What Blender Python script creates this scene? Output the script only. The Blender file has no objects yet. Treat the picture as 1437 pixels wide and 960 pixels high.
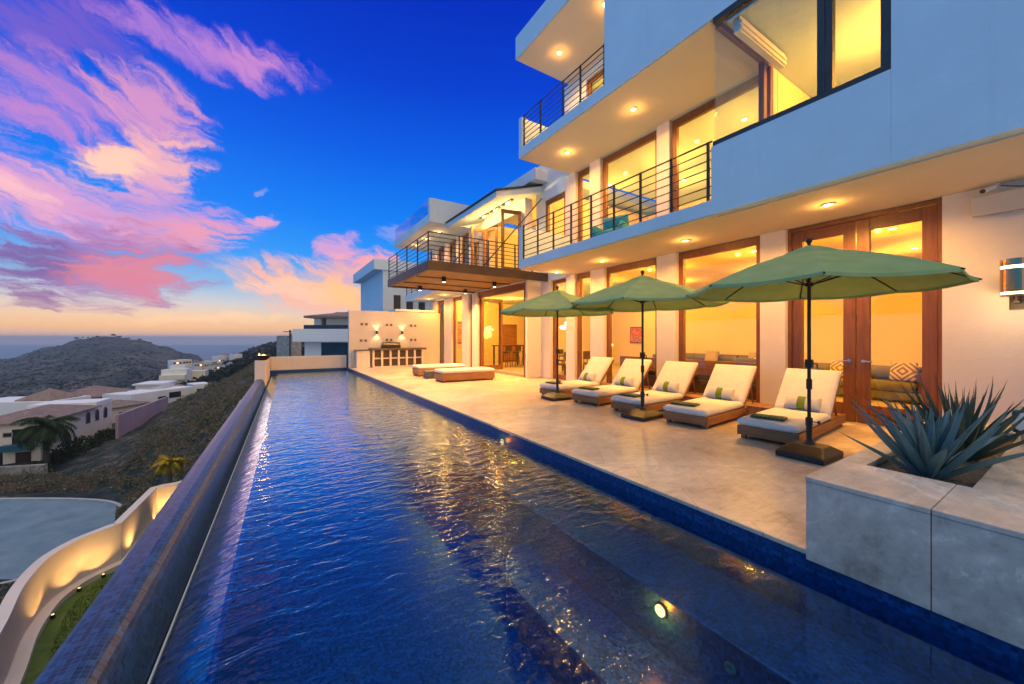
import bpy, math, random
import numpy as np
from mathutils import Vector, Matrix, noise as mnoise
R = math.radians
random.seed(7)
rng = np.random.default_rng(5)
scn = bpy.context.scene
col = scn.collection
PI = math.pi

# ---------------------------------------------------------------- camera frame
FPX, VPX, HV, CH, CXP = 530.0, 383.0, 474.0, 1.42, 718.5      # the photo's focal length, vanishing point, horizon, eye height
TH = math.atan((CXP - VPX) / FPX)
FW = (math.sin(TH), math.cos(TH)); RT = (math.cos(TH), -math.sin(TH))
def ud(u, d):
    """plan position of a bearing (given as an image column of the survey) at a depth"""
    a = (u - CXP) / FPX
    return ((FW[0] + a * RT[0]) * d, (FW[1] + a * RT[1]) * d)
def at(u, v, d):
    x, y = ud(u, d); return Vector((x, y, CH - (v - HV) / FPX * d))
def at_z(u, v, z):
    return at(u, v, (CH - z) * FPX / (v - HV))

# ---------------------------------------------------------------- helpers
class MB:
    def __init__(s): s.v = []; s.f = []; s.m = []; s.cur = 0
    def add(s, vs, fs):
        o = len(s.v); s.v += [tuple(p) for p in vs]
        for f in fs: s.f.append(tuple(o + i for i in f)); s.m.append(s.cur)
    def box(s, x0, x1, y0, y1, z0, z1):
        x0, x1 = min(x0, x1), max(x0, x1); y0, y1 = min(y0, y1), max(y0, y1); z0, z1 = min(z0, z1), max(z0, z1)
        s.add([(x0,y0,z0),(x1,y0,z0),(x1,y1,z0),(x0,y1,z0),(x0,y0,z1),(x1,y0,z1),(x1,y1,z1),(x0,y1,z1)],
              [(0,3,2,1),(4,5,6,7),(0,1,5,4),(1,2,6,5),(2,3,7,6),(3,0,4,7)]); return s
    def hexa(s, lo, hi):
        """lo, hi: four points each, counter-clockwise from above"""
        s.add(list(lo) + list(hi), [(0,3,2,1),(4,5,6,7),(0,1,5,4),(1,2,6,5),(2,3,7,6),(3,0,4,7)]); return s
    def prism(s, pts, z0, z1):
        n = len(pts)
        s.add([(p[0],p[1],z0) for p in pts] + [(p[0],p[1],z1) for p in pts],
              [tuple(range(n-1,-1,-1)), tuple(range(n,2*n))] + [(i,(i+1)%n,n+(i+1)%n,n+i) for i in range(n)]); return s
    def cyl(s, p0, p1, r0, r1=None, n=12, caps=True):
        r1 = r0 if r1 is None else r1
        p0, p1 = Vector(p0), Vector(p1); d = (p1-p0).normalized()
        a = d.orthogonal().normalized(); b = d.cross(a)
        vs = []
        for p, r in ((p0,r0),(p1,r1)):
            for i in range(n):
                t = 2*PI*i/n; vs.append(p + a*r*math.cos(t) + b*r*math.sin(t))
        fs = [(i,(i+1)%n,n+(i+1)%n,n+i) for i in range(n)]
        if caps: fs += [tuple(range(n-1,-1,-1)), tuple(range(n,2*n))]
        s.add(vs, fs); return s
    def tube(s, pts, r, n=6):
        for a, b in zip(pts[:-1], pts[1:]): s.cyl(a, b, r, n=n)
        return s
    def lathe(s, prof, c=(0,0,0), n=20):
        vs = []; k = len(prof)
        for r, z in prof:
            for i in range(n):
                t = 2*PI*i/n; vs.append((c[0]+r*math.cos(t), c[1]+r*math.sin(t), c[2]+z))
        fs = [(j*n+i, j*n+(i+1)%n, (j+1)*n+(i+1)%n, (j+1)*n+i) for j in range(k-1) for i in range(n)]
        fs += [tuple(range(n-1,-1,-1)), tuple((k-1)*n+i for i in range(n))]
        s.add(vs, fs); return s
    def pad(s, x0, x1, y0, y1, z0, z1, nx=10, ny=8, r=.03, puff=.0, bow=0.0):
        """soft cushion: rounded box with a slightly crowned top"""
        vs = []; fs = []
        def P(i, j, top):
            a, b = i/nx, j/ny
            ea = min(a, 1-a)*(x1-x0); eb = min(b, 1-b)*(y1-y0)
            e = min(ea, eb); k = 1.0 if e >= r else math.sqrt(max(0, 1-(1-e/r)**2))
            x = x0+(x1-x0)*a; y = y0+(y1-y0)*b
            zc = (z0+z1)/2; hh = (z1-z0)/2
            cr = puff*math.sin(PI*a)**.6*math.sin(PI*b)**.6 if 0<a<1 and 0<b<1 else 0
            zz = zc + (hh*(.45+.55*k)+cr)*(1 if top else -1)
            return (x, y, zz + bow*(2*a-1)**2)
        # denser border by remapping
        def rm(i, n):
            t = i/n; return (t + .35*math.sin(2*PI*t)*(-1)/(2*PI)*1.6)*n
        for top in (1, 0):
            for i in range(nx+1):
                for j in range(ny+1): vs.append(P(rm(i,nx), rm(j,ny), top))
        N = (nx+1)*(ny+1); ix = lambda i, j: i*(ny+1)+j
        for i in range(nx):
            for j in range(ny):
                fs.append((ix(i,j), ix(i+1,j), ix(i+1,j+1), ix(i,j+1)))
                fs.append((N+ix(i,j), N+ix(i,j+1), N+ix(i+1,j+1), N+ix(i+1,j)))
        for i in range(nx):
            fs.append((ix(i,0), N+ix(i,0), N+ix(i+1,0), ix(i+1,0)))
            fs.append((ix(i+1,ny), N+ix(i+1,ny), N+ix(i,ny), ix(i,ny)))
        for j in range(ny):
            fs.append((ix(0,j+1), N+ix(0,j+1), N+ix(0,j), ix(0,j)))
            fs.append((ix(nx,j), N+ix(nx,j), N+ix(nx,j+1), ix(nx,j+1)))
        s.add(vs, fs); return s
    def xform(s, M, start=0):
        for i in range(start, len(s.v)): s.v[i] = tuple(M @ Vector(s.v[i]))
        return s
    def build(s, name, m, parent=None, base=(0,0,0), bevel=0, smooth=False, seg=2):
        me = bpy.data.meshes.new(name)
        bx, by, bz = base
        me.from_pydata([(x-bx,y-by,z-bz) for x,y,z in s.v], [], s.f)
        ms = m if isinstance(m, (list, tuple)) else [m]
        for q in ms: me.materials.append(q)
        if len(ms) > 1: me.polygons.foreach_set('material_index', s.m)
        if smooth: me.polygons.foreach_set('use_smooth', [True]*len(s.f))
        o = bpy.data.objects.new(name, me); col.objects.link(o)
        if parent is not None: o.parent = parent
        else: o.location = base
        if bevel:
            b = o.modifiers.new('Bevel', 'BEVEL'); b.width = bevel; b.segments = seg; b.limit_method = 'ANGLE'
        return o
def tag(o, label=None, cat=None, group=None, kind=None):
    if label: o['label'] = label
    if cat: o['category'] = cat
    if group: o['group'] = group
    if kind: o['kind'] = kind
    return o
def empty(name, loc, rz=0, label=None, cat=None, group=None):
    o = bpy.data.objects.new(name, None); col.objects.link(o)
    o.location = loc; o.rotation_euler = (0,0,rz); o.empty_display_size = .2
    return tag(o, label, cat, group)
def kids(o): return [c for c in o.children]
def copy_tree(o, parent=None):
    c = o.copy(); col.objects.link(c)
    if parent is not None: c.parent = parent
    for ch in list(o.children): copy_tree(ch, c)
    return c

# ---------------------------------------------------------------- materials
def newmat(name):
    m = bpy.data.materials.new(name); m.use_nodes = True
    nt = m.node_tree; nt.nodes.clear()
    return m, nt, nt.nodes, nt.links
def N(nt, t, **k):
    n = nt.nodes.new(t)
    for a, b in k.items(): setattr(n, a, b)
    return n
def mathn(nt, op, a, b=None, c=None, clamp=False):
    n = N(nt, 'ShaderNodeMath', operation=op, use_clamp=clamp)
    for i, x in enumerate((a, b, c)):
        if x is None: continue
        if isinstance(x, (int, float)): n.inputs[i].default_value = x
        else: nt.links.new(x, n.inputs[i])
    return n.outputs[0]
def ramp(nt, fac, stops, interp='LINEAR'):
    n = N(nt, 'ShaderNodeValToRGB'); cr = n.color_ramp; cr.interpolation = interp
    while len(cr.elements) < len(stops): cr.elements.new(.5)
    for e, (p, c) in zip(cr.elements, stops): e.position = p; e.color = (*c, 1)
    nt.links.new(fac, n.inputs[0]); return n.outputs[0]
def mixc(nt, fac, a, b, blend='MIX'):
    n = N(nt, 'ShaderNodeMix', data_type='RGBA', blend_type=blend)
    for s, x in ((0, fac), (6, a), (7, b)):
        if isinstance(x, (int, float)): n.inputs[s].default_value = x
        elif isinstance(x, tuple): n.inputs[s].default_value = (*x, 1)
        else: nt.links.new(x, n.inputs[s])
    return n.outputs[2]
def noise_out(nt, vec, scale, detail=5, rough=.55, dist=0.0):
    n = N(nt, 'ShaderNodeTexNoise'); n.inputs['Scale'].default_value = scale
    n.inputs['Detail'].default_value = detail; n.inputs['Roughness'].default_value = rough
    n.inputs['Distortion'].default_value = dist
    if vec is not None: nt.links.new(vec, n.inputs['Vector'])
    return n.outputs[0]
def coords(nt, scale=(1,1,1), rot=(0,0,0), kind='Object', world=False):
    if world:
        g = N(nt, 'ShaderNodeNewGeometry'); src = g.outputs['Position']
    else:
        g = N(nt, 'ShaderNodeTexCoord'); src = g.outputs[kind]
    m = N(nt, 'ShaderNodeMapping'); m.inputs['Scale'].default_value = scale; m.inputs['Rotation'].default_value = rot
    nt.links.new(src, m.inputs[0]); return m.outputs[0]
def out(nt, surf):
    o = N(nt, 'ShaderNodeOutputMaterial'); nt.links.new(surf, o.inputs[0]); return o
def bump(nt, h, strength, dist=.01):
    b = N(nt, 'ShaderNodeBump'); b.inputs['Strength'].default_value = strength; b.inputs['Distance'].default_value = dist
    nt.links.new(h, b.inputs['Height']); return b.outputs[0]
def mat(name, c, rough=.6, var=.12, vscale=3.0, bmp=0.0, bscale=60, metal=0.0, stretch=(1,1,1), c2=None, spec=.5, world=False, sheen=0):
    m, nt, ns, ln = newmat(name)
    p = N(nt, 'ShaderNodeBsdfPrincipled'); p.inputs['Metallic'].default_value = metal
    p.inputs['Specular IOR Level'].default_value = spec
    if sheen: p.inputs['Sheen Weight'].default_value = sheen
    v = coords(nt, stretch, world=world)
    n = noise_out(nt, v, vscale, 6, .6)
    if c2 is None: lo = tuple(max(0, x*(1-var)) for x in c); hi = tuple(min(1, x*(1+var)) for x in c)
    else: lo, hi = c, c2
    cc = ramp(nt, n, [(.32, lo), (.68, hi)])
    ln.new(cc, p.inputs['Base Color'])
    rr = N(nt, 'ShaderNodeMapRange'); rr.inputs['To Min'].default_value = max(.02, rough*.85); rr.inputs['To Max'].default_value = min(1, rough*1.15)
    ln.new(noise_out(nt, v, vscale*2.3, 3), rr.inputs[0]); ln.new(rr.outputs[0], p.inputs['Roughness'])
    if bmp: ln.new(bump(nt, noise_out(nt, v, bscale, 4), bmp), p.inputs['Normal'])
    out(nt, p.outputs[0]); return m
def emis(name, c, s):
    m, nt, ns, ln = newmat(name)
    e = N(nt, 'ShaderNodeEmission'); e.inputs[0].default_value = (*c, 1); e.inputs[1].default_value = s
    out(nt, e.outputs[0]); return m
def schlick(nt, f0, gain=1.0, normal=None, ex=5):
    lw = N(nt, 'ShaderNodeLayerWeight'); lw.inputs[0].default_value = .5
    if normal is not None: nt.links.new(normal, lw.inputs['Normal'])
    f = mathn(nt, 'POWER', lw.outputs['Facing'], ex)
    return mathn(nt, 'MULTIPLY', mathn(nt, 'ADD', mathn(nt, 'MULTIPLY', f, 1-f0), f0), gain, clamp=True)
def glassmat(name, tint=(.95,.96,.95), ior=1.5, rough=0.0, gain=1.0):
    m, nt, ns, ln = newmat(name)
    t = N(nt, 'ShaderNodeBsdfTransparent'); t.inputs[0].default_value = (*tint, 1)
    g = N(nt, 'ShaderNodeBsdfGlossy'); g.inputs['Roughness'].default_value = rough
    mx = N(nt, 'ShaderNodeMixShader'); ln.new(schlick(nt, ((ior-1)/(ior+1))**2, gain), mx.inputs[0])
    ln.new(t.outputs[0], mx.inputs[1]); ln.new(g.outputs[0], mx.inputs[2])
    out(nt, mx.outputs[0]); return m
def woodmat(name, dark, light, rough=.45, axis=0, scale=1.0):
    m, nt, ns, ln = newmat(name)
    p = N(nt, 'ShaderNodeBsdfPrincipled'); p.inputs['Roughness'].default_value = rough
    st = [22, 22, 22]; st[axis] = 1.6
    v = coords(nt, tuple(x*scale for x in st))
    n = noise_out(nt, v, 1.0, 6, .6, .6)
    n2 = noise_out(nt, coords(nt), 2.2, 3)
    f = mathn(nt, 'ADD', mathn(nt, 'MULTIPLY', n, .7), mathn(nt, 'MULTIPLY', n2, .3))
    ln.new(ramp(nt, f, [(.3, dark), (.7, light)]), p.inputs['Base Color'])
    ln.new(bump(nt, n, .15, .004), p.inputs['Normal'])
    out(nt, p.outputs[0]); return m

M = {}
M['stucco'] = mat('stucco', (.60,.68,.715), .85, .06, .7, .25, 55)
def streaked(name, c, stain):
    m, nt, ns, ln = newmat(name)
    p = N(nt, 'ShaderNodeBsdfPrincipled'); p.inputs['Roughness'].default_value = .88; p.inputs['Specular IOR Level'].default_value = .25
    v = coords(nt, world=True); n = noise_out(nt, v, .8, 7, .65, .4)
    s1 = noise_out(nt, coords(nt, (2.6,2.6,.22), world=True), 1.0, 6, .7)
    s2 = noise_out(nt, coords(nt, (14,14,.6), world=True), 1.0, 4, .6)
    base = ramp(nt, n, [(.3,tuple(x*.93 for x in c)),(.7,tuple(min(1,x*1.05) for x in c))])
    k = N(nt, 'ShaderNodeMapRange', interpolation_type='SMOOTHSTEP'); k.inputs['From Min'].default_value = .55; k.inputs['From Max'].default_value = .75; k.inputs['To Max'].default_value = .5
    ln.new(mathn(nt, 'ADD', mathn(nt, 'MULTIPLY', s1, .7), mathn(nt, 'MULTIPLY', s2, .3)), k.inputs[0])
    ln.new(mixc(nt, k.outputs[0], base, stain), p.inputs['Base Color'])
    b1 = noise_out(nt, v, 38, 5, .65); b2 = noise_out(nt, v, 3.5, 4, .6)
    ln.new(bump(nt, mathn(nt, 'ADD', b1, mathn(nt, 'MULTIPLY', b2, 2.0)), .35, .012), p.inputs['Normal'])
    out(nt, p.outputs[0]); return m
M['stucco'] = streaked('stucco', (.57,.69,.745), (.42,.5,.54))  # white stucco with the cool skylight painted into its bluish base
M['stucco_lamplit'] = streaked('lamplit_stucco', (.74,.665,.57), (.6,.5,.4))  # warm copy of the facade stucco, lamplight put into its colour
M['soffit'] = mat('soffit_plaster', (.70,.6,.45), .85, .05, .8, .15, 40)  # cream base has the downlights' warm glow painted in
M['stucco_warm'] = mat('stucco_cream', (.72,.62,.53), .85, .07, .8, .25, 55)
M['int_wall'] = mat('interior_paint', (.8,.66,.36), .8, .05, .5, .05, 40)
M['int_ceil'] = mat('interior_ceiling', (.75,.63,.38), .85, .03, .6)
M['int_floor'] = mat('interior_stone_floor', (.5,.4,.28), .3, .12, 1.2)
M['frame_wood'] = woodmat('stained_frame_wood', (.13,.045,.014), (.26,.095,.03), .4, axis=2)
M['frame_dark'] = mat('dark_bronze_frame', (.035,.03,.03), .45, .2, 4)
M['iron'] = mat('black_iron', (.02,.018,.017), .5, .2, 8, metal=.3)
M['glass'] = glassmat('window_glass')
M['teak'] = woodmat('teak_slats', (.19,.08,.028), (.4,.185,.07), .5, axis=0, scale=.8)
M['teak_y'] = woodmat('teak_boards', (.19,.08,.028), (.4,.185,.07), .5, axis=1, scale=.8)
M['cushion'] = mat('cream_canvas', (.8,.75,.67), .9, .05, 5, .55, 13, sheen=.2)
M['umb'] = mat('green_canvas', (.07,.16,.075), .85, .08, 6, .3, 300)
M['bronze'] = mat('bronze_pole', (.035,.025,.018), .45, .2, 6, metal=.5)
M['plastic'] = mat('black_resin', (.02,.019,.018), .42, .25, 9, .15, 90)
M['steel'] = mat('brushed_steel', (.55,.55,.56), .3, .1, 12, metal=1.0)
M['lamp'] = emis('downlight_glow', (1,.78,.42), 12)
M['lamp_soft'] = emis('lamp_glow', (1,.72,.35), 9)
M['lamp_dim'] = emis('ground_lamp_glow', (1,.7,.3), 2.0)
M['trim'] = mat('white_lamp_trim', (.75,.72,.66), .5, .03)
M['brownfascia'] = mat('brown_painted_steel', (.05,.03,.02), .5, .25, 3, .1, 40)
M['brownsoffit'] = woodmat('dark_plank_soffit', (.13,.07,.03), (.22,.13,.06), .55, axis=1, scale=.5)
M['sofa'] = mat('olive_upholstery', (.13,.12,.07), .9, .12, 6, .3, 200)
M['granite'] = mat('brown_granite', (.1,.075,.055), .25, .4, 40)
M['darkwood'] = woodmat('dark_furniture_wood', (.03,.015,.008), (.08,.035,.016), .4, axis=0)
M['white_sofa'] = M['cushion']

def travertine(name, base, tile=None, rot=0, rough=.45, blotch=1.0):
    m, nt, ns, ln = newmat(name)
    p = N(nt, 'ShaderNodeBsdfPrincipled'); p.inputs['Roughness'].default_value = rough
    v = coords(nt, world=True)
    n1 = noise_out(nt, v, .9, 7, .62, .8); n2 = noise_out(nt, v, 6, 6, .65, .5)
    vs = coords(nt, (2.2, 9, 9), (0,0,R(12)), world=True)
    n3 = noise_out(nt, vs, 1.0, 6, .7, 1.2)
    f = mathn(nt, 'ADD', mathn(nt, 'MULTIPLY', n1, .42*blotch), mathn(nt, 'ADD', mathn(nt, 'MULTIPLY', n2, .25), mathn(nt, 'MULTIPLY', n3, .33)))
    f = mathn(nt, 'ADD', f, .5-.5*(.42*blotch+.58))
    b = np.array(base)
    c = ramp(nt, f, [(.36, tuple(b*.58*np.array((1,.93,.85)))), (.46, tuple(b*.88)), (.54, tuple(b*1.06)), (.63, tuple(np.minimum(b*1.32,.85)))])
    n4 = noise_out(nt, coords(nt, (1,1.6,1.6), (0,R(25),R(30)), world=True), 1.5, 7, .62, 1.0)
    vein = N(nt, 'ShaderNodeMapRange', interpolation_type='SMOOTHSTEP'); vein.inputs['From Min'].default_value = .03; vein.inputs['From Max'].default_value = .0
    ln.new(mathn(nt, 'ABSOLUTE', mathn(nt, 'SUBTRACT', n4, .5)), vein.inputs[0])
    gate = N(nt, 'ShaderNodeMapRange', interpolation_type='SMOOTHSTEP'); gate.inputs['From Min'].default_value = .5; gate.inputs['From Max'].default_value = .62; ln.new(n1, gate.inputs[0])
    c = mixc(nt, mathn(nt, 'MULTIPLY', mathn(nt, 'MULTIPLY', vein.outputs[0], gate.outputs[0]), .7*blotch*.6), c, tuple(np.minimum(b*1.75,.85)))
    n5 = noise_out(nt, coords(nt, world=True), 26, 4, .7)
    pit = N(nt, 'ShaderNodeMapRange', interpolation_type='SMOOTHSTEP'); pit.inputs['From Min'].default_value = .36; pit.inputs['From Max'].default_value = .30; ln.new(n5, pit.inputs[0])
    c = mixc(nt, mathn(nt, 'MULTIPLY', pit.outputs[0], .55), c, tuple(b*.4))
    hgt = n2
    if tile:
        bt = N(nt, 'ShaderNodeTexBrick'); bt.offset = 0.5; bt.squash = 1
        bt.inputs['Scale'].default_value = 1; bt.inputs['Mortar Size'].default_value = .004
        bt.inputs['Brick Width'].default_value = tile; bt.inputs['Row Height'].default_value = tile
        bt.inputs['Mortar Smooth'].default_value = .3
        bt.inputs['Color1'].default_value = (.92,.9,.88,1); bt.inputs['Color2'].default_value = (1.05,1.04,1.03,1)
        bt.inputs['Mortar'].default_value = (.74,.69,.64,1)
        ln.new(coords(nt, (1,1,1), (0,0,rot), world=True), bt.inputs['Vector'])
        c = mixc(nt, 1.0, c, bt.outputs['Color'], 'MULTIPLY')
        hgt = mathn(nt, 'SUBTRACT', mathn(nt, 'MULTIPLY', n2, .3), mathn(nt, 'MULTIPLY', bt.outputs['Fac'], .8))
    ln.new(c, p.inputs['Base Color'])
    rr = N(nt, 'ShaderNodeMapRange'); rr.inputs['To Min'].default_value = rough*.7; rr.inputs['To Max'].default_value = rough*1.35
    ln.new(n1, rr.inputs[0]); ln.new(rr.outputs[0], p.inputs['Roughness'])
    ln.new(bump(nt, hgt, .25, .006), p.inputs['Normal'])
    out(nt, p.outputs[0]); return m
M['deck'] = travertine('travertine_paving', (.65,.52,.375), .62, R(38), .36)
M['trav'] = travertine('travertine_cladding', (.54,.475,.38), None, 0, .5, 2.3)
M['trav_top'] = travertine('travertine_coping', (.56,.46,.36), None, 0, .5, 1.3)

def mosaic(name, base, s=.026, rough=.18, var=.5, grout=None):
    m, nt, ns, ln = newmat(name)
    p = N(nt, 'ShaderNodeBsdfPrincipled'); p.inputs['Roughness'].default_value = rough; p.inputs['Specular IOR Level'].default_value = .3
    g = N(nt, 'ShaderNodeNewGeometry')
    # box-project world position: tile grid in every direction
    def cell(axis):
        sx = N(nt, 'ShaderNodeSeparateXYZ'); ln.new(g.outputs['Position'], sx.inputs[0])
        fr = mathn(nt, 'FRACT', mathn(nt, 'DIVIDE', mathn(nt, 'ADD', sx.outputs[axis], .0071), s))
        return mathn(nt, 'LESS_THAN', mathn(nt, 'ABSOLUTE', mathn(nt, 'SUBTRACT', fr, .5)), .45), sx.outputs[axis]
    ns_ = N(nt, 'ShaderNodeSeparateXYZ'); ln.new(g.outputs['True Normal'], ns_.inputs[0])
    tot = None
    for ax in range(3):
        c, _ = cell(ax)
        flat = mathn(nt, 'GREATER_THAN', mathn(nt, 'ABSOLUTE', ns_.outputs[ax]), .55)
        k = mathn(nt, 'MAXIMUM', c, flat)
        tot = k if tot is None else mathn(nt, 'MULTIPLY', tot, k)
    sn = N(nt, 'ShaderNodeVectorMath', operation='SNAP'); sn.inputs[1].default_value = (s, s, s)
    ad = N(nt, 'ShaderNodeVectorMath', operation='ADD'); ad.inputs[1].default_value = (.0071,)*3
    ln.new(g.outputs['Position'], ad.inputs[0]); ln.new(ad.outputs[0], sn.inputs[0])
    wn = N(nt, 'ShaderNodeTexWhiteNoise'); ln.new(sn.outputs[0], wn.inputs['Vector'])
    b = np.array(base)
    cc = ramp(nt, wn.outputs[0], [(0, tuple(b*(1-var))), (.6, tuple(b)), (1, tuple(b*(1+var)))])
    cc = mixc(nt, tot, grout or tuple(b*.5+np.array((.02,.025,.035))), cc)
    ln.new(cc, p.inputs['Base Color'])
    ln.new(bump(nt, tot, .35, .002), p.inputs['Normal'])
    out(nt, p.outputs[0]); return m
M['tile'] = mosaic('blue_glass_mosaic', (.009,.045,.15), .026, .34, .55, (.04,.085,.15))
M['tile_in'] = mosaic('deep_blue_mosaic', (.005,.055,.2), .024, .3, .5)

def watermat():
    m, nt, ns, ln = newmat('pool_water')
    t = N(nt, 'ShaderNodeBsdfTransparent'); t.inputs[0].default_value = (.5,.8,.95,1)
    g = N(nt, 'ShaderNodeBsdfGlossy'); g.inputs['Roughness'].default_value = .05; g.inputs[0].default_value = (.76,.95,1,1)
    v = coords(nt, (1,1,1), world=True)
    va = coords(nt, (3.2, 7.4, 1), (0,0,R(14)), world=True)
    a = noise_out(nt, va, 1.0, 3, .5, .8)
    vb = coords(nt, (13, 22, 1), (0,0,R(-20)), world=True)
    b = noise_out(nt, vb, 1.0, 2, .5, .5)
    h = mathn(nt, 'ADD', mathn(nt, 'MULTIPLY', a, 1.0), mathn(nt, 'MULTIPLY', b, .28))
    # the breeze: calmer patches in the lee of the near end of the deck
    pos = N(nt, 'ShaderNodeNewGeometry'); sx = N(nt, 'ShaderNodeSeparateXYZ'); ln.new(pos.outputs['Position'], sx.inputs[0])
    lee = N(nt, 'ShaderNodeMapRange', interpolation_type='SMOOTHSTEP'); lee.inputs['From Min'].default_value = .2; lee.inputs['From Max'].default_value = 3.6
    lee.inputs['To Min'].default_value = .12; lee.inputs['To Max'].default_value = 1
    d = mathn(nt, 'ADD', mathn(nt, 'SUBTRACT', sx.outputs[1], mathn(nt, 'MULTIPLY', sx.outputs[0], 1.05)), 2.3)
    d = mathn(nt, 'ADD', d, mathn(nt, 'MULTIPLY', mathn(nt, 'SUBTRACT', noise_out(nt, v, .7, 3), .5), 3.0))
    ln.new(d, lee.inputs[0])
    h = mathn(nt, 'MULTIPLY', h, lee.outputs[0])
    bm = bump(nt, h, 1.0, .0125)
    ln.new(bm, g.inputs['Normal'])
    mx = N(nt, 'ShaderNodeMixShader'); ln.new(schlick(nt, .006, 2.5, bm, 4.3), mx.inputs[0]); ln.new(t.outputs[0], mx.inputs[1]); ln.new(g.outputs[0], mx.inputs[2])
    out(nt, mx.outputs[0]); return m
M['water'] = watermat()

def pointlamp(name, loc, power, color=(1,.62,.24), radius=.05, spot=None, aim=(0,0,-1), blend=.6):
    l = bpy.data.lights.new(name, 'SPOT' if spot else 'POINT'); l.energy = power; l.color = color; l.shadow_soft_size = radius
    if spot: l.spot_size = R(spot); l.spot_blend = blend
    o = bpy.data.objects.new(name, l); col.objects.link(o); o.location = loc
    if spot: o.rotation_euler = Vector(aim).to_track_quat('-Z', 'Y').to_euler()
    return o
# ================================================================ THE VILLA
V0 = (8.1, 5.0, 0.0)
villa = empty('villa', V0, 0, 'white stucco three storey villa with stacked balconies and glowing rooms beside the pool', 'house')
def hp(mb, name, m, parent=None, **k):
    return mb.build(name, m, parent or villa, V0, **k)
def B(*a): return MB().box(*a)
XF = 8.1
# --- ground floor piers and walls of the main block
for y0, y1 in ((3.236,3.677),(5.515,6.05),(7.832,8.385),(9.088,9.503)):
    hp(B(XF,XF+.38,y0,y1,0,3.458), 'column', M['stucco_lamplit'], bevel=.015)
hp(B(XF,XF+.38,-6,1.276,0,3.458), 'wall', M['stucco_lamplit'])
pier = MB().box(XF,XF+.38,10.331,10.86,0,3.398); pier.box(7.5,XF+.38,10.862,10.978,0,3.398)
hp(pier, 'wall', M['stucco_lamplit'], bevel=.02)
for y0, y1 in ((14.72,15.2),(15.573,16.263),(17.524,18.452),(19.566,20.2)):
    hp(B(7.5,7.86,y0,y1,0,3.458), 'column', M['stucco_lamplit'], bevel=.015)
# --- slabs
s2 = MB().box(6.282,15.6,-6,3.52,3.46,3.70); s2.box(6.13,15.6,3.522,9.31,3.46,3.70)
hp(s2, 'balcony_slab', M['stucco'])
hp(B(XF,15.6,9.312,10.86,3.402,3.70), 'floor_slab', M['stucco'])
hp(B(7.5,15.6,10.862,20.2,3.402,3.70), 'floor_slab', M['stucco'])
sf = MB().box(6.30,8.098,-5.9,3.5,3.442,3.458); sf.box(6.16,8.098,3.502,9.28,3.442,3.458)
hp(sf, 'soffit', M['soffit'])
sf = B(6.16,8.098,-1.9,9.28,6.682,6.698) if False else B(6.16,8.098,3.54,9.28,6.682,6.698)
hp(sf, 'soffit', M['soffit'])
hp(B(6.08,8.098,5.93,9.34,9.602,9.618), 'soffit', M['soffit'])
# front wall pieces in the plane of the balcony edge
hp(B(6.13,6.28,-6,1.366,3.46,12.0), 'wall', M['stucco'])
hp(B(6.13,6.28,1.368,3.52,3.46,4.578), 'parapet', M['stucco'])
w3 = MB().box(6.13,6.28,1.368,5.906,6.70,12.0); w3.box(6.282,15.6,5.70,5.906,6.972,9.618)
hp(w3, 'wall', M['stucco'])
ep = MB().box(6.13,6.38,9.16,9.31,3.702,4.66); ep.box(6.382,XF-.002,9.19,9.31,3.702,4.655)
hp(ep, 'parapet', M['stucco'], bevel=.012)
ep = MB().box(6.13,6.33,9.16,9.31,6.972,7.876); ep.box(6.332,XF-.002,9.19,9.31,6.972,7.87)
hp(ep, 'parapet', M['stucco'], bevel=.012)
s3 = MB().box(6.13,15.6,5.908,9.31,6.70,6.97); s3.box(6.282,15.6,-6,5.904,6.70,6.97)
hp(s3, 'balcony_slab', M['stucco'])
hp(B(6.05,15.6,5.908,9.37,9.62,10.28), 'roof', M['stucco'], bevel=.012)
# second storey rear facade
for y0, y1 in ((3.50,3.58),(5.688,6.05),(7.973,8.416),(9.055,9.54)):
    hp(B(XF,XF+.34,y0,y1,3.702,6.698), 'column', M['stucco_lamplit'], bevel=.015)
ww = MB().box(XF,XF+.34,9.542,10.655,3.702,4.15); ww.box(XF,XF+.34,9.542,10.655,6.25,7.6); ww.box(XF,XF+.34,10.657,11.15,3.702,7.6)
ww.box(XF,XF+.34,9.33,9.54,6.702,7.6)
hp(ww, 'wall', M['stucco'])
# third storey rear wall with a doorway
ww = MB().box(XF,XF+.22,5.908,7.05,6.972,9.618); ww.box(XF,XF+.22,8.55,9.57,6.972,9.618); ww.box(XF,XF+.22,7.052,8.548,9.3,9.618)
ww.box(XF+.222,15.6,9.40,9.57,6.972,9.618)
hp(ww, 'wall', M['stucco'])

# --- windows and doors: frame part with pane sub-part
def opening(name, x, y0, y1, z0, z1, fw=.1, fd=.09, mull=(), wood='frame_wood', top=.13, bot=.1, rails=(), label=None):
    f = MB()
    f.box(x,x+fd,y0+.002,y0+fw,z0,z1); f.box(x,x+fd,y1-fw,y1-.002,z0,z1)
    f.box(x+.002,x+fd-.002,y0+fw,y1-fw,z1-top,z1); f.box(x+.002,x+fd-.002,y0+fw,y1-fw,z0,z0+bot)
    for a, w in mull: f.box(x-.004,x+fd+.004,a-w/2,a+w/2,z0+bot,z1-top)
    for a, w in rails: f.box(x+.004,x+fd-.004,y0+fw,y1-fw,a-w/2,a+w/2)
    fo = hp(f, name, M[wood], bevel=.006)
    p = B(x+fd*.45,x+fd*.45+.008,y0+fw*.8,y1-fw*.8,z0+bot*.8,z1-top*.8)
    hp(p, 'pane', M['glass'], fo)
    if label: fo['label'] = label
    return fo
opening('window', 8.22, 3.677, 5.515, .0, 3.455, .12, .1, top=.17, bot=.14)
opening('window', 8.22, 6.05, 7.832, .0, 3.455, .12, .1, top=.17, bot=.14)
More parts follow.
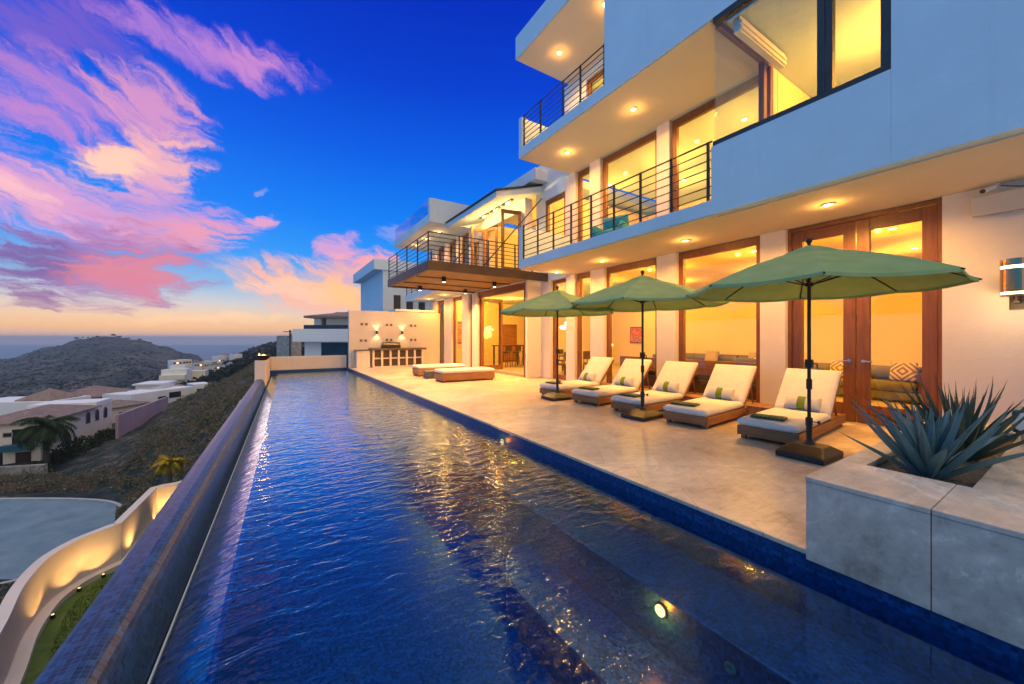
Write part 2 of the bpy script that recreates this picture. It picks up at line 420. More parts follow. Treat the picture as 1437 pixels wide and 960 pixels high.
for y0, y1 in ((8.385,9.088),(9.503,10.331)):
    d = opening('door', 8.22, y0, y1, .0, 3.455, .12, .1, top=.17, bot=.16)
    hp(MB().cyl((8.2,y0+.07,1.02),(8.2,y0+.07,1.12),.012,n=8).cyl((8.22,y0+.07,1.07),(8.17,y0+.07,1.07),.01,n=8), 'handle', M['steel'], d)
# tall double door: fixed outer frame, two leaves with levers
f = MB(); f.box(8.2,8.34,1.278,1.33,0,3.455); f.box(8.2,8.34,3.18,3.234,0,3.455); f.box(8.202,8.338,1.33,3.18,3.38,3.455)
hp(f, 'door_frame', M['frame_wood'], bevel=.006)
for y0, y1, hs in ((1.334,2.25,1),(2.262,3.176,-1)):
    d = opening('door', 8.23, y0, y1, .012, 3.376, .165, .07, top=.19, bot=.3)
    yh = 2.25-.085 if hs == 1 else 2.262+.085
    h = MB().cyl((8.225,yh,1.03),(8.212,yh,1.03),.028,n=14).cyl((8.215,yh,1.03),(8.165,yh,1.03),.011,n=8)
    h.cyl((8.17,yh,1.03),(8.17,yh-hs*.13,1.03),.011,n=8)
    hp(h, 'handle', M['steel'], d, smooth=False)
# second storey
opening('door', 8.22, 3.58, 5.688, 3.704, 6.695, .12, .1, top=.18, bot=.12)
opening('door', 8.22, 6.05, 7.973, 3.704, 6.695, .12, .1, top=.18, bot=.12)
opening('door', 8.22, 8.416, 9.055, 3.704, 6.695, .12, .1, top=.18, bot=.12)
opening('window', 8.16, 9.542, 10.655, 4.152, 6.248, .12, .1, top=.14, bot=.1)
# third storey door
opening('door', 8.16, 7.052, 8.548, 6.974, 9.298, .12, .08, mull=((7.8,.16),))
# small dark-framed windows in the front wall
opening('window', 6.118, 4.55, 5.72, 9.2, 10.6, .07, .05, wood='frame_dark', top=.07, bot=.07)
opening('window', 6.118, -.65, 1.16, 5.40, 6.6, .07, .05, wood='frame_dark', top=.07, bot=.07)

# --- glazed bay
f = MB()
f.box(6.14,6.25,1.37,3.5,4.582,4.66); f.box(6.14,6.25,1.37,3.5,6.61,6.698)
f.box(6.138,6.252,1.37,1.46,4.66,6.61); f.box(6.138,6.252,1.92,1.995,4.66,6.61); f.box(6.138,6.252,2.0,2.085,4.66,6.61)
bay = hp(f, 'bay_window', M['frame_dark'], bevel=.005)
hp(B(6.19,6.2,2.085,3.502,4.66,6.61), 'pane', M['glass'], bay)
hp(B(6.19,6.2,1.46,1.92,4.66,6.61), 'pane', M['glass'], bay)
f = MB(); f.box(6.26,XF,3.44,3.52,6.58,6.697); f.box(7.72,7.84,3.43,3.525,3.702,6.578); f.box(7.98,8.096,3.43,3.525,3.702,6.578); f.box(6.26,XF,3.45,3.515,3.702,3.78)
side = hp(f, 'bay_window', M['frame_wood'], bevel=.005)
hp(B(6.2,7.72,3.478,3.486,3.78,6.58), 'pane', M['glass'], side)
hp(B(7.84,7.98,3.478,3.486,3.78,6.58), 'pane', M['glass'], side)
bl = MB().box(6.4,8.0,3.2,3.3,6.42,6.66); bl.box(6.4,8.0,3.17,3.2,6.44,6.50); bl.box(6.4,8.0,3.17,3.2,6.53,6.58)
hp(bl, 'blind_box', M['trim'], bevel=.004)
hp(MB().cyl((6.33,3.35,6.63),(6.33,2.1,6.63),.035,n=12), 'roller_blind', M['steel'])

# --- railings
def railing(pts, z0, z1, nb, posts, r=.011):
    g = MB()
    for k in range(nb):
        z = z0 + (z1-z0)*k/(nb-1)
        rr = r if k < nb-1 else r*1.5
        for a, b in zip(pts[:-1], pts[1:]):
            g.cyl((a[0],a[1],z),(b[0],b[1],z), rr, n=6)
    for p in posts: g.box(p[0]-.016,p[0]+.016,p[1]-.02,p[1]+.02, z0-.08, z1+.012)
    return g
ys = [3.60+k*(9.12-3.60)/8 for k in range(9)]
hp(railing([(6.18,3.53),(6.18,9.155)], 3.80, 4.69, 7, [(6.18,y) for y in ys]), 'railing', M['iron'])
ys = [5.95,6.72,7.35,8.3,9.1]
hp(railing([(6.18,5.91),(6.18,9.155)], 7.06, 7.885, 7, [(6.18,y) for y in ys]), 'railing', M['iron'])

# --- hanging terrace of the left wing
TX0, TX1, TY0, TY1 = 3.76, 7.498, 10.44, 14.97
t = MB().box(TX0,TX1+.6,TY0,TY0+.1,3.38,3.66); t.box(TX0,TX0+.1,TY0+.1,TY1-.1,3.38,3.66); t.box(TX0,TX1,TY1-.1,TY1,3.38,3.66)
terr = hp(t, 'terrace', M['brownfascia'], bevel=.006)
hp(B(TX0+.1,TX1,TY0+.1,TY1-.1,3.43,3.62), 'plank_deck', M['brownsoffit'], terr)
b = MB()
for y in (12.0,13.5): b.box(TX0+.1,TX1,y-.03,y+.03,3.40,3.432)
hp(b, 'steel_beam', M['brownfascia'], terr)
px_ = [TX0+.02, 4.75, 5.75, 6.75, 7.45]
posts = [(x,TY0+.04) for x in px_] + [(TX0+.04,y) for y in (11.5,12.6,13.8,TY1-.05)]
hp(railing([(TX1,TY0+.04),(TX0+.04,TY0+.04),(TX0+.04,TY1-.05)], 3.72, 4.48, 7, posts), 'railing', M['iron'])
rods = MB().cyl((5.6,TY0+.12,3.66),(8.05,10.75,6.35),.02,n=8)
hp(rods, 'tie_rod', M['iron'])
rods = MB().cyl((5.6,TY1-.2,3.66),(7.45,14.9,5.7),.02,n=8)
hp(rods, 'tie_rod', M['iron'])

# --- left wing, second storey
ww = MB().box(7.5,7.8,14.0,14.5,3.702,6.3); ww.box(7.5,7.8,10.98,11.2,3.702,6.35); ww.box(7.5,7.8,11.202,13.998,5.95,6.35)
ww.box(7.5,7.8,14.502,15.1,3.702,4.0); ww.box(7.5,7.8,14.502,15.1,5.6,6.3)
for y0, y1 in ((15.1,15.5),(16.4,16.9),(17.9,18.4),(19.4,20.4)): ww.box(7.5,7.8,y0,y1,3.702,6.24)
hp(ww, 'wall', M['stucco_warm'])
for y0, y1 in ((14.502,15.098),(15.502,16.398),(16.902,17.898),(18.402,19.398)):
    opening('window', 7.58, y0, y1, 4.0 if y0 < 15 else 3.704, 5.6 if y0 < 15 else 6.236, .1, .09)
# open folding door leaves on the terrace
f = MB()
def leaf(f, p, d, w, z0, z1, st=.11, tk=.05):
    """door leaf standing from plan point p along direction d"""
    d = Vector((d[0],d[1])).normalized(); n = Vector((-d.y,d.x))*tk/2; p = Vector(p)
    def q(a0,a1,b0,b1):
        A = [p+d*a0-n, p+d*a1-n, p+d*a1+n, p+d*a0+n]
        f.hexa([(v.x,v.y,b0) for v in A],[(v.x,v.y,b1) for v in A])
    q(0,st,z0,z1); q(w-st,w,z0,z1); q(st,w-st,z1-st*1.2,z1); q(st,w-st,z0,z0+st*1.8)
    return p, d, n, st
def leafpair(p, d, w, z0, z1, name='folding_door', **k):
    f = MB(); P0, D, n_, st = leaf(f, p, d, w, z0, z1, **k)
    o = hp(f, name, M['frame_wood'], bevel=.005)
    g = MB(); a, b = P0+D*st*.8, P0+D*(w-st*.8); m2 = Vector((-D.y,D.x))*.004
    A = [a-m2,b-m2,b+m2,a+m2]
    g.hexa([(v.x,v.y,z0+st*1.5) for v in A],[(v.x,v.y,z1-st) for v in A])
    hp(g, 'pane', M['glass'], o)
leafpair((7.5,11.25),(-.62,.12),.75,3.71,5.94)
leafpair((7.5,13.95),(-.6,-.1),.72,3.71,5.94)
leafpair((7.5,13.85),(.2,-1),.7,3.71,5.94)
# pitched roof over the terrace door
def roofz(x): return 6.05 + (x-6.2)*.30
r = MB(); xa, xb, ya, yb = 6.2, 9.3, 10.78, 15.02
lo = [(xa,ya,roofz(xa)),(xb,ya,roofz(xb)),(xb,yb,roofz(xb)),(xa,yb,roofz(xa))]
hi = [(x,y,z+.2) for x,y,z in lo]; r.hexa(lo, hi)
ro = hp(r, 'roof', M['stucco'], bevel=.008)
e = MB(); lo = [(xa-.05,ya-.05,roofz(xa)+.202),(xb,ya-.05,roofz(xb)+.202),(xb,yb,roofz(xb)+.202),(xa-.05,yb,roofz(xa)+.202)]
e.hexa(lo, [(x,y,z+.05) for x,y,z in lo]); hp(e, 'roof_edge', M['frame_dark'], ro)
hp(B(XF+.36,15.6,10.4,15.0,6.95,7.24), 'roof', M['stucco'])
hp(B(7.56,XF+.36,10.45,15.0,6.85,7.24), 'parapet', M['stucco'])
# far block roof parapet and its soffit
hp(B(5.5,15.6,15.06,20.5,6.25,6.60), 'roof', M['stucco'], bevel=.01)
hp(B(5.5,9.0,15.06,15.26,6.602,7.24), 'parapet', M['stucco'])
gp = hp(B(5.52,5.55,15.27,20.4,6.602,7.2), 'glass_balustrade', glassmat('roof_glass', (.75,.85,.95), 1.9, .02))
# far lower balcony and its railing
fb = MB(); n = 10
pts = [(7.49,15.0)] + [(5.95+.35*math.sin(PI*k/n*.5), 15.3+5.9*k/n) for k in range(n+1)][::1] + [(7.49,21.2)]
fb.prism(pts[::-1], 3.46, 3.78); hp(fb, 'balcony_slab', M['stucco'])
hp(railing([(6.05,16.5),(6.3,20.9)], 3.86, 4.55, 6, [(6.05+.06*k,16.5+1.1*k) for k in range(5)]), 'railing', M['iron'])
hp(B(7.5,15.6,20.202,20.5,0,6.24), 'wall', M['stucco'])
# ground floor glazing of the left wing
for y0, y1 in ((18.452,19.566),(16.263,17.524),(15.2,15.573)):
    opening('window', 7.62, y0, y1, 0, 3.398, .1, .09, top=.15, bot=.14)
f = MB().box(7.6,7.74,10.98,14.718,3.15,3.398); f.box(7.56,7.6,10.98,14.718,3.33,3.398)
hp(f, 'door_frame', M['frame_wood'], bevel=.005)
leafpair((7.62,14.68),(1,.02),1.1,.01,3.14)
leafpair((7.66,14.58),(1,.02),1.08,.01,3.14)
leafpair((7.5,11.04),(1,.03),.5,.01,3.14, st=.09)

# --- interior shell
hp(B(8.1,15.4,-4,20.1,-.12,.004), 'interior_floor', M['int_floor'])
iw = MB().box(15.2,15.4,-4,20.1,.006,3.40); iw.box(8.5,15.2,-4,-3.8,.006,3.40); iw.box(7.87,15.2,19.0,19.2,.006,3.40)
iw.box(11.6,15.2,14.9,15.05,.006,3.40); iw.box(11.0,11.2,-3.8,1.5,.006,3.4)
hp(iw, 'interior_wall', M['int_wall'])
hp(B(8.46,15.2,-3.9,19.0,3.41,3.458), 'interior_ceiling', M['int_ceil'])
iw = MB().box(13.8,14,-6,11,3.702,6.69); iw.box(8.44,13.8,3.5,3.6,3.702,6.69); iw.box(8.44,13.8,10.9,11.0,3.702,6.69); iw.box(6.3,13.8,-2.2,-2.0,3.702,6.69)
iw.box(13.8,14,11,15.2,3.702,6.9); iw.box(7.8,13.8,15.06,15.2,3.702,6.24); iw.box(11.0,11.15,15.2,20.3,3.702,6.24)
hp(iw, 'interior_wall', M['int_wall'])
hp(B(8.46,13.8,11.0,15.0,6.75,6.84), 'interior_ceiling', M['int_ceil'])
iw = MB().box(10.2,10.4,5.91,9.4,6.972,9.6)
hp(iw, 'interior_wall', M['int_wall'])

# --- wing further back
bw = MB().box(5.75,10.5,24,31,-2,5.6); hp(bw, 'wall', M['stucco'])
hp(B(5.2,10.5,23.9,31,5.602,6.25), 'roof', M['stucco'], bevel=.01)
for x in (6.4,7.2,8.0):
    f = hp(B(x,x+.42,23.95,24.02,3.0,4.1), 'window', M['frame_dark']); hp(B(x+.05,x+.37,23.935,23.948,3.05,4.05), 'pane', M['glass'], f)
hp(B(5.3,7.42,19.55,21.2,2.78,2.9), 'canopy_slab', M['stucco'], bevel=.01)

# ================================================================ LAMPS IN CEILINGS
def ring(c, r0, r1, z0, z1, n=20):
    """flat open ring"""
    m = MB(); vs = []
    for r, z in ((r0,z1),(r0,z0),(r1,z0),(r1,z1)):
        for i in range(n):
            t = 2*PI*i/n; vs.append((c[0]+r*math.cos(t), c[1]+r*math.sin(t), z))
    m.add(vs, [(j*n+i, j*n+(i+1)%n, ((j+1)%4)*n+(i+1)%n, ((j+1)%4)*n+i) for j in range(4) for i in range(n)])
    return m
def downlight(x, y, z, label, group, power, r=.055, col_=(1,.45,.085), drop=.05, glow=12):
    o = ring((x,y), r, r*1.4, z-.014, z-.001).build('downlight', M['trim'], None, (x,y,z))
    tag(o, label, 'ceiling light', group)
    MB().cyl((x,y,z-.009),(x,y,z-.002), r*.97, n=16).build('bulb', M['lamp'], o, (x,y,z))
    pointlamp('downlight_beam', (x,y,z-.03), power, col_, .06, 168, blend=.5)
    if glow: pointlamp('downlight_glow', (x,y,z-drop), glow, col_, .03)
PG = 300
for x, y, lab in ((7.104,2.273,'recessed soffit light above the tall double door and nearest umbrella'),
                  (7.232,4.695,'recessed soffit light before the wide window with the patterned pillows'),
                  (7.306,7.115,'recessed soffit light between the teal balcony chair and middle umbrella'),
                  (7.377,9.09,'recessed soffit light near the balcony corner by the brown terrace')):
    downlight(x, y, 3.441, lab, 'downlights under the lower balcony', PG)
for x, y, lab in ((7.011,5.848,'recessed light in the upper balcony underside, close to the glazed bay'),
                  (7.059,8.221,'recessed light in the upper balcony underside, towards its outer end')):
    downlight(x, y, 6.681, lab, 'downlights under the upper balcony', PG*1.1)
for x, y, lab in ((6.946,8.43,'recessed light in the top roof overhang, nearer its free corner'),
                  (6.884,6.60,'recessed light in the top roof overhang, against the white wall')):
    downlight(x, y, 9.601, lab, 'downlights under the roof overhang', PG*.9)
for x, y, lab in ((6.9,19.0,'small soffit light above the far corner of the barbecue wall'),
                  (6.9,16.9,'small soffit light over the pillars near the barbecue corner')):
    downlight(x, y, 3.458, lab, 'downlights by the barbecue corner', 200)
for x, y, lab in ((6.4,16.3,'lit ceiling lamp behind the terrace railing, nearest the gable'),(6.3,17.8,'lit ceiling lamp behind the terrace railing, middle one'),(6.3,19.3,'lit ceiling lamp behind the terrace railing, farthest from the gable')):
    downlight(x, y, 6.248, lab, 'ceiling lamps of the far upper balcony', 160)
# surface-mounted cylinder lamps under the hanging terrace
for x, y, lab in ((4.78,11.76,'black cylinder lamp under the brown terrace, nearest the pool and house front'),(6.757,11.852,'black cylinder lamp under the brown terrace, nearest the house door'),
                  (6.75,14.3,'black cylinder lamp under the brown terrace, above the folded glass door'),(4.83,14.3,'black cylinder lamp under the brown terrace, at its far pool corner')):
    o = MB().lathe([(.065,-.17),(.075,-.165),(.075,0)], (x,y,3.43), 16).build('cylinder_lamp', M['iron'], None, (x,y,3.43))
    tag(o, lab, 'ceiling light', 'cylinder lamps under the terrace')
    MB().lathe([(.055,-.176),(.055,-.171)], (x,y,3.43), 14).build('bulb', M['lamp_soft'], o, (x,y,3.43))
    pointlamp('cylinder_lamp_beam', (x,y,3.22), 420, (1,.5,.14), .05, 150)
# interior ceiling lights, ground floor
IG = 185; IC = (1,.45,.055)
for x, y, lab in ((9.5,2.1,'ceiling light inside just behind the double door'),(12.0,2.3,'ceiling light deep inside behind the double door'),
                  (9.3,4.35,'ceiling light inside the wide window beside the white column'),(11.8,5.2,'ceiling light deep inside the wide window over the long sofa'),
                  (9.4,6.7,'ceiling light inside the window with the painting'),(12.0,8.2,'ceiling light deep in the room before the painting'),
                  (9.6,9.4,'ceiling light inside the narrow glass doors'),(13.6,11.2,'ceiling light at the back wall by the painting'),
                  (9.4,12.2,'ceiling light inside the open folding door, nearest its threshold'),(10.2,16.2,'ceiling light above the bar table'),
                  (8.8,16.9,'ceiling light inside the window beside the barbecue pillars'),(9.0,18.3,'ceiling light in the last window before the barbecue wall')):
    downlight(x, y, 3.408, lab, 'ceiling lights inside the ground floor', IG*.35, .06, IC, .16, IG*.75)
for x, y, lab in ((9.6,4.7,'ceiling light in the upper room next to the glazed bay'),(9.8,6.8,'ceiling light in the upper room behind its widest door'),(11.6,7.6,'ceiling light deep in the upper room'),(9.8,9.2,'ceiling light in the upper room behind its narrow door'),
                  (8.743,2.0,'ceiling light shining through the narrow bay pane'),(9.3,.2,'ceiling light in the bay room away from the glass')):
    downlight(x, y, 6.69, lab, 'ceiling lights inside the upper floor', 95, .06, IC, .16, 190)
for x, y, lab in ((7.15,11.6,'spotlight on the sloping roof underside, nearest the main house'),(7.15,12.5,'spotlight on the sloping roof underside, middle of three'),(7.15,13.4,'spotlight on the sloping roof underside, farthest from the main house')):
    z = roofz(x)-.004
    o = MB().box(x-.05,x+.05,y-.34,y+.34,z-.06,z-.012).build('track_light', M['iron'], None, (x,y,z)); tag(o, lab, 'ceiling light', 'spotlights under the sloping roof')
    MB().lathe([(.05,-.09),(.06,-.062)], (x,y,z), 14).build('bulb', M['lamp'], o, (x,y,z))
    pointlamp('track_light_beam', (x,y,z-.15), 110, (1,.62,.2), .04)
for p, w in (((10.4,12.6,6.5),330),((9.6,7.9,9.3),170)):
    pointlamp('room_lamp', p, w, IC, .1)
o = MB().lathe([(.16,-.08),(.19,-.02),(.19,0)], (10.4,12.6,6.748), 18).build('ceiling_lamp', M['lamp_soft'], None, (10.4,12.6,6.748))
tag(o, 'round ceiling lamp in the upper living room behind the brown terrace', 'ceiling light')
o = MB().lathe([(.16,-.08),(.19,-.02),(.19,0)], (9.6,7.9,9.618), 18).build('ceiling_lamp', M['lamp_soft'], None, (9.6,7.9,9.618))
tag(o, 'round ceiling lamp in the top floor room behind the highest railing', 'ceiling light')
# ================================================================ DECK, POOL
def XI(y): return -.60 + .0272*(y-2.2)          # inner lip of the infinity-edge wall
d = MB().box(3.02,8.098,-4,10.9,-.035,0); d.box(3.02,7.6,10.9,19.3,-.035,0)
tag(d.build('patio', M['deck'], bevel=.006), kind='structure')
# water and basin
YE = 19.75
w = MB(); n = 2
w.add([(XI(-1.5)+.34,-1.5,-.14),(3.035,-1.5,-.14),(3.035,YE,-.14),(XI(YE)+.34,YE,-.14)], [(0,1,2,3)])
w.v += [(XI(-1.5)+.09,-1.5,-.243),(XI(YE)+.09,YE,-.243)]; w.f.append((4,0,3,5)); w.m.append(0)
tag(w.build('water', M['water']), kind='structure')
p = MB()
p.box(-1.2,3.3,-1.6,YE+.2,-1.45,-1.25)
p.box(3.035,3.3,-1.6,YE,-1.25,-.037)
p.box(2.39,3.033,-1.6,YE-.05,-1.25,-.46)
p.prism([(1.85,-1.6),(2.388,-1.6),(2.388,3.5),(2.25,3.48),(2.05,3.35),(1.9,3.1),(1.85,2.8)],-1.25,-.86)
p.box(-.3,3.3,YE,YE+.2,-1.25,-.03)
p.hexa([(XI(-1.6)+.2,-1.6,-1.25),(XI(-1.6)+.44,-1.6,-1.25),(XI(YE)+.44,YE,-1.25),(XI(YE)+.2,YE,-1.25)],
       [(XI(-1.6)+.11,-1.6,-.255),(XI(-1.6)+.37,-1.6,-.152),(XI(YE)+.37,YE,-.152),(XI(YE)+.11,YE,-.255)])
tag(p.build('pool_basin', M['tile_in'], bevel=.012), kind='structure')
def strip_mesh(prof, y0, y1, ny=12):
    """profile of (offset from the lip, z) swept along the slightly turned pool side"""
    m = MB(); k = len(prof); vs = []
    for j in range(ny+1):
        y = y0+(y1-y0)*j/ny
        vs += [(XI(y)+a, y, z) for a, z in prof]
    fs = [(j*k+i, (j+1)*k+i, (j+1)*k+i+1, j*k+i+1) for j in range(ny) for i in range(k-1)]
    fs += [tuple(range(k)), tuple(ny*k+i for i in range(k-1,-1,-1))]
    m.add(vs, fs); return m
ew = strip_mesh([(.05,-1.2),(.05,-.36),(.0,-.12),(-.012,-.075),(-.03,-.035),(-.052,-.008),(-.08,.008),(-.11,.014),(-.18,.014),(-.215,.01),(-.24,-.004),(-.256,-.03),(-.27,-.12),(-.3,-7.0)], -1.8, 15.35)
ewo = ew.build('infinity_edge_wall', M['tile'], None, (XI(6)-.2,6,-.3)); tag(ewo, 'long dark blue mosaic wall along the infinity edge of the pool', 'wall')
strip_mesh([(.052,-.345),(.052,-.33),(.064,-.33),(.064,-.345)], -1.8, 15.3).build('gutter_trim', M['trim'], ewo, (XI(6)-.2,6,-.3))
g = strip_mesh([(.052,-.40),(.052,-.36),(.2,-.36),(.2,-.40)], -1.8, YE); tag(g.build('overflow_channel', M['tile']), kind='structure')
# end walls with the corner pillar
lw = empty('low_wall', (1.2,19.9,0), 0, 'low pinkish stucco wall closing the far end of the pool', 'wall')
x15 = XI(15.36)
lb = (1.2,19.9,0)
MB().box(x15-.28,x15+.02,15.36,15.75,-5,.64).build('pillar', M['stucco_warm'], lw, lb, bevel=.012)
m = MB(); m.hexa([(x15-.2,15.752,-5),(x15+.02,15.752,-5),(XI(20)+.02,20.2,-5),(XI(20)-.2,20.2,-5)],[(x15-.2,15.752,.6),(x15+.02,15.752,.6),(XI(20)+.02,20.2,.6),(XI(20)-.2,20.2,.6)])
m.box(XI(20)+.022,3.04,19.96,20.2,-5,.56)
m.build('wall_run', M['stucco_warm'], lw, lb, bevel=.01)
bx_, by_ = x15-.05, 15.62
fbw = empty('fire_bowl', (bx_,by_,.64), 0, 'dark bronze fire bowl glowing on the pillar at the pool corner', 'fire bowl')
MB().lathe([(.09,0),(.12,.02),(.2,.09),(.235,.16),(.24,.18),(.215,.18),(.19,.12),(.1,.08)], (bx_,by_,.64), 24).build('bowl', M['bronze'], fbw, (bx_,by_,.64), smooth=True)
fl = MB()
for k in range(9):
    a = rng.uniform(0,2*PI); r = rng.uniform(0,.12); h = rng.uniform(.07,.15)
    c = (bx_+r*math.cos(a), by_+r*math.sin(a), .74)
    fl.lathe([(.02,0),(.032,h*.35),(.018,h*.7),(.002,h)], c, 8)
fl.build('flame', emis('flame', (1,.55,.15), 8), fbw, (bx_,by_,.64))
pointlamp('fire_light', (bx_,by_,1.0), 9, (1,.5,.15), .08)

M['jet'] = mat('teal_plastic', (.04,.14,.17), .4, .1)
# underwater lights and return jets
def pool_light(x, y, z, label, power, r=.07):
    o = MB().cyl((x,y,z),(x-.012,y,z), r*1.2, n=20).build('pool_light', M['bronze'], None, (x,y,z)); tag(o, label, 'pool light', 'underwater pool lights')
    MB().cyl((x-.013,y,z),(x-.022,y,z), r, n=18).build('lens', emis('pool_lens', (1,.6,.2), 3.2), o, (x,y,z))
    pointlamp('pool_light_beam', (x-.075,y,z), power, (1,.2,.012), .03)
pool_light(2.388, 1.74, -.56, 'round underwater light below the near step, closest to the planter', 9, .04)
pool_light(3.033, 5.05, -.20, 'round underwater light in the pool side opposite the loungers', 5, .045)
pool_light(3.033, 10.2, -.20, 'round underwater light in the pool side opposite the flat daybeds', 3, .045)
pool_light(3.033, 14.4, -.20, 'round underwater light in the pool side near the barbecue corner', 3, .045)
for i, (x, y, z, lab) in enumerate(((2.388,2.55,-.62,'small round jet fitting in the pool step, beyond the bright light'),(2.388,1.25,-.62,'small round jet fitting in the pool step, just past the bright light'),(3.033,1.45,-.30,'small round jet fitting in the pool side under the planter corner'),(3.033,2.35,-.30,'small round jet fitting in the pool side below the deck slabs'))):
    o = MB().lathe([(.035,0),(.035,.008),(.022,.012),(.012,.004)], (0,0,0), 14)
    o.xform(Matrix.Translation((x,y,z)) @ Matrix.Rotation(-PI/2, 4, 'Y'))
    tag(o.build('jet_fitting', M['jet'], None, (x,y,z)), lab, 'pool jet', 'return jets in the pool wall')

# ================================================================ PLANTER AND AGAVES
pb = (4.6,0.3,0)
pl = empty('planter', pb, 0, 'big square travertine planter holding two agaves at the pool edge', 'planter')
MB().box(3.012,6.5,-2.2,.44,0,.46).box(3.012,3.6,.45,1.05,0,.46).box(6.05,6.5,.45,1.05,0,.46).box(3.6,6.05,.955,1.05,0,.46).build('core', M['trav'], pl, pb)
MB().box(2.99,3.01,.513,1.075,-.05,.468).build('cladding_slab', M['trav'], pl, pb, bevel=.003)
MB().box(2.99,3.01,-.6,.509,-.05,.468).build('cladding_slab', M['trav'], pl, pb, bevel=.003)
MB().box(2.99,3.01,-2.2,-.604,-.05,.468).build('cladding_slab', M['trav'], pl, pb, bevel=.003)
MB().box(3.012,6.52,1.053,1.073,.002,.468).build('cladding_slab', M['trav'], pl, pb, bevel=.003)
for a in ((2.985,3.628,.512,1.08),(2.985,3.628,-.6,.508),(2.985,3.628,-2.2,-.604),(3.632,5.2,.937,1.08),(5.204,6.52,.937,1.08),(3.632,5.2,-1.2,.448),(5.204,6.52,-1.2,.448),(6.02,6.52,.452,.933)):
    MB().box(*a,.4695,.5).build('coping_slab', M['trav_top'], pl, pb, bevel=.004)
so = MB(); nx, ny = 60, 14; vs = []
for i in range(nx+1):
    for j in range(ny+1):
        x = 3.61+(6.04-3.61)*i/nx; y = .445+(.95-.445)*j/ny
        vs.append((x,y,.437+.018*mnoise.noise((x*6,y*6,0))+.012*mnoise.noise((x*22,y*22,3))))
so.add(vs, [(i*(ny+1)+j,(i+1)*(ny+1)+j,(i+1)*(ny+1)+j+1,i*(ny+1)+j+1) for i in range(nx) for j in range(ny)])
M['soil'] = mat('sandy_soil', (.10,.075,.05), .95, .3, 30, .8, 90, c2=(.25,.19,.13))
so.build('soil', M['soil'], pl, pb)
gr = MB()
for k in range(260):
    x, y, r = rng.uniform(3.68,5.95), rng.uniform(.48,.92), rng.uniform(.003,.009)
    gr.lathe([(r*.6,-r*.4),(r,.1*r),(r*.5,r*.8)], (x,y,.445), 5)
s = gr.build('gravel', mat('pale_grit', (.3,.25,.2), .9, .3, 9), pl, pb); s['kind'] = 'stuff'

def agavemat(name, a, b):
    m, nt, ns, ln = newmat(name)
    p = N(nt, 'ShaderNodeBsdfPrincipled'); p.inputs['Roughness'].default_value = .5
    n = noise_out(nt, coords(nt, (3,3,3)), 2, 6, .65)
    n2 = noise_out(nt, coords(nt, (1,1,1)), 30, 4, .7)
    f = mathn(nt, 'ADD', mathn(nt, 'MULTIPLY', n, .75), mathn(nt, 'MULTIPLY', n2, .25))
    ln.new(ramp(nt, f, [(.3,a),(.7,b)]), p.inputs['Base Color'])
    ln.new(bump(nt, n2, .15, .004), p.inputs['Normal'])
    out(nt, p.outputs[0]); return m
def agave(name, loc, L, nleaf, m, label, seed, wid=.07, e0=22):
    r_ = np.random.default_rng(seed); b = MB()
    for k in range(nleaf):
        t = (k+.5)/nleaf
        az = k*2.39996 + r_.uniform(-.2,.2)
        el = R(e0 + (86-e0)*t**.8) + r_.uniform(-.10,.10)
        ln_ = L*(.62+.38*math.sin(PI*min(1,.25+.75*t)))*r_.uniform(.85,1.1)
        w = wid*(1.05-.35*t)*r_.uniform(.85,1.15)
        curl = r_.uniform(-.25,.35); tw = r_.uniform(-.3,.3)
        nseg = 9; pos = Vector((loc[0]+.05*math.cos(az)*(1-t), loc[1]+.05*math.sin(az)*(1-t), loc[2]-.01+.05*t))
        e = el; vs = []
        H = Vector((math.cos(az), math.sin(az), 0)); S = Vector((-math.sin(az), math.cos(az), 0))
        for i in range(nseg+1):
            s_ = i/nseg
            ww = w*(.62+.9*s_-1.0*s_**2) if s_ < .45 else w*(.8225)*(1-((s_-.45)/.55)**1.6)
            ww = max(ww, .0015)
            dirv = H*math.cos(e)+Vector((0,0,1))*math.sin(e); up = -H*math.sin(e)+Vector((0,0,1))*math.cos(e)
            a_ = tw*s_; Sx = S*math.cos(a_)+up*math.sin(a_); Ux = up*math.cos(a_)-S*math.sin(a_)
            th = .012*(1-s_*.75)
            vs += [pos-Sx*ww+Ux*ww*.45, pos-Ux*th*.2, pos+Sx*ww+Ux*ww*.45, pos-Ux*th*1.6]
            pos = pos + dirv*(ln_/nseg); e += curl*.10
        fs = []
        for i in range(nseg):
            o = i*4
            for q in range(4): fs.append((o+q, o+(q+1)%4, o+4+(q+1)%4, o+4+q))
        fs += [(0,1,2,3)]
        b.add(vs, fs)
        b.cur = 1; b.cyl(vs[-4]*.5+vs[-2]*.5, pos, .0022, .0004, n=5); b.cur = 0
    ag = empty(name, loc, 0, label, 'agave')
    b.build('leaves', [m, M['bronze']], ag, loc, smooth=False)
    return ag
agave('agave_plant', (3.92,.68,.45), .57, 42, agavemat('blue_agave', (.055,.12,.125), (.13,.225,.22)), 'blue-grey spiky agave at the front of the stone planter', 3, .036, 30)
agave('agave_plant', (4.70,.64,.45), .61, 60, agavemat('green_agave', (.028,.055,.035), (.075,.11,.06)), 'darker green spiky agave behind the blue-grey one in the planter', 11, .026, 34)
fl = (5.5,.38,.5)
o = empty('floodlight', fl, 0, 'teal floodlight with pale cap on the planter rim beside the agaves', 'lamp')
M['teal'] = mat('teal_paint', (.02,.11,.17), .4, .15, 8)
x, y, z = fl
MB().box(x-.10,x+.24,y-.11,y+.07,z+.10,z+.30).build('body', M['teal'], o, fl, bevel=.02)
MB().cyl((x-.101,y-.02,z+.2),(x-.15,y-.02,z+.2),.085,n=20).build('lens_cap', M['trim'], o, fl, bevel=.01)
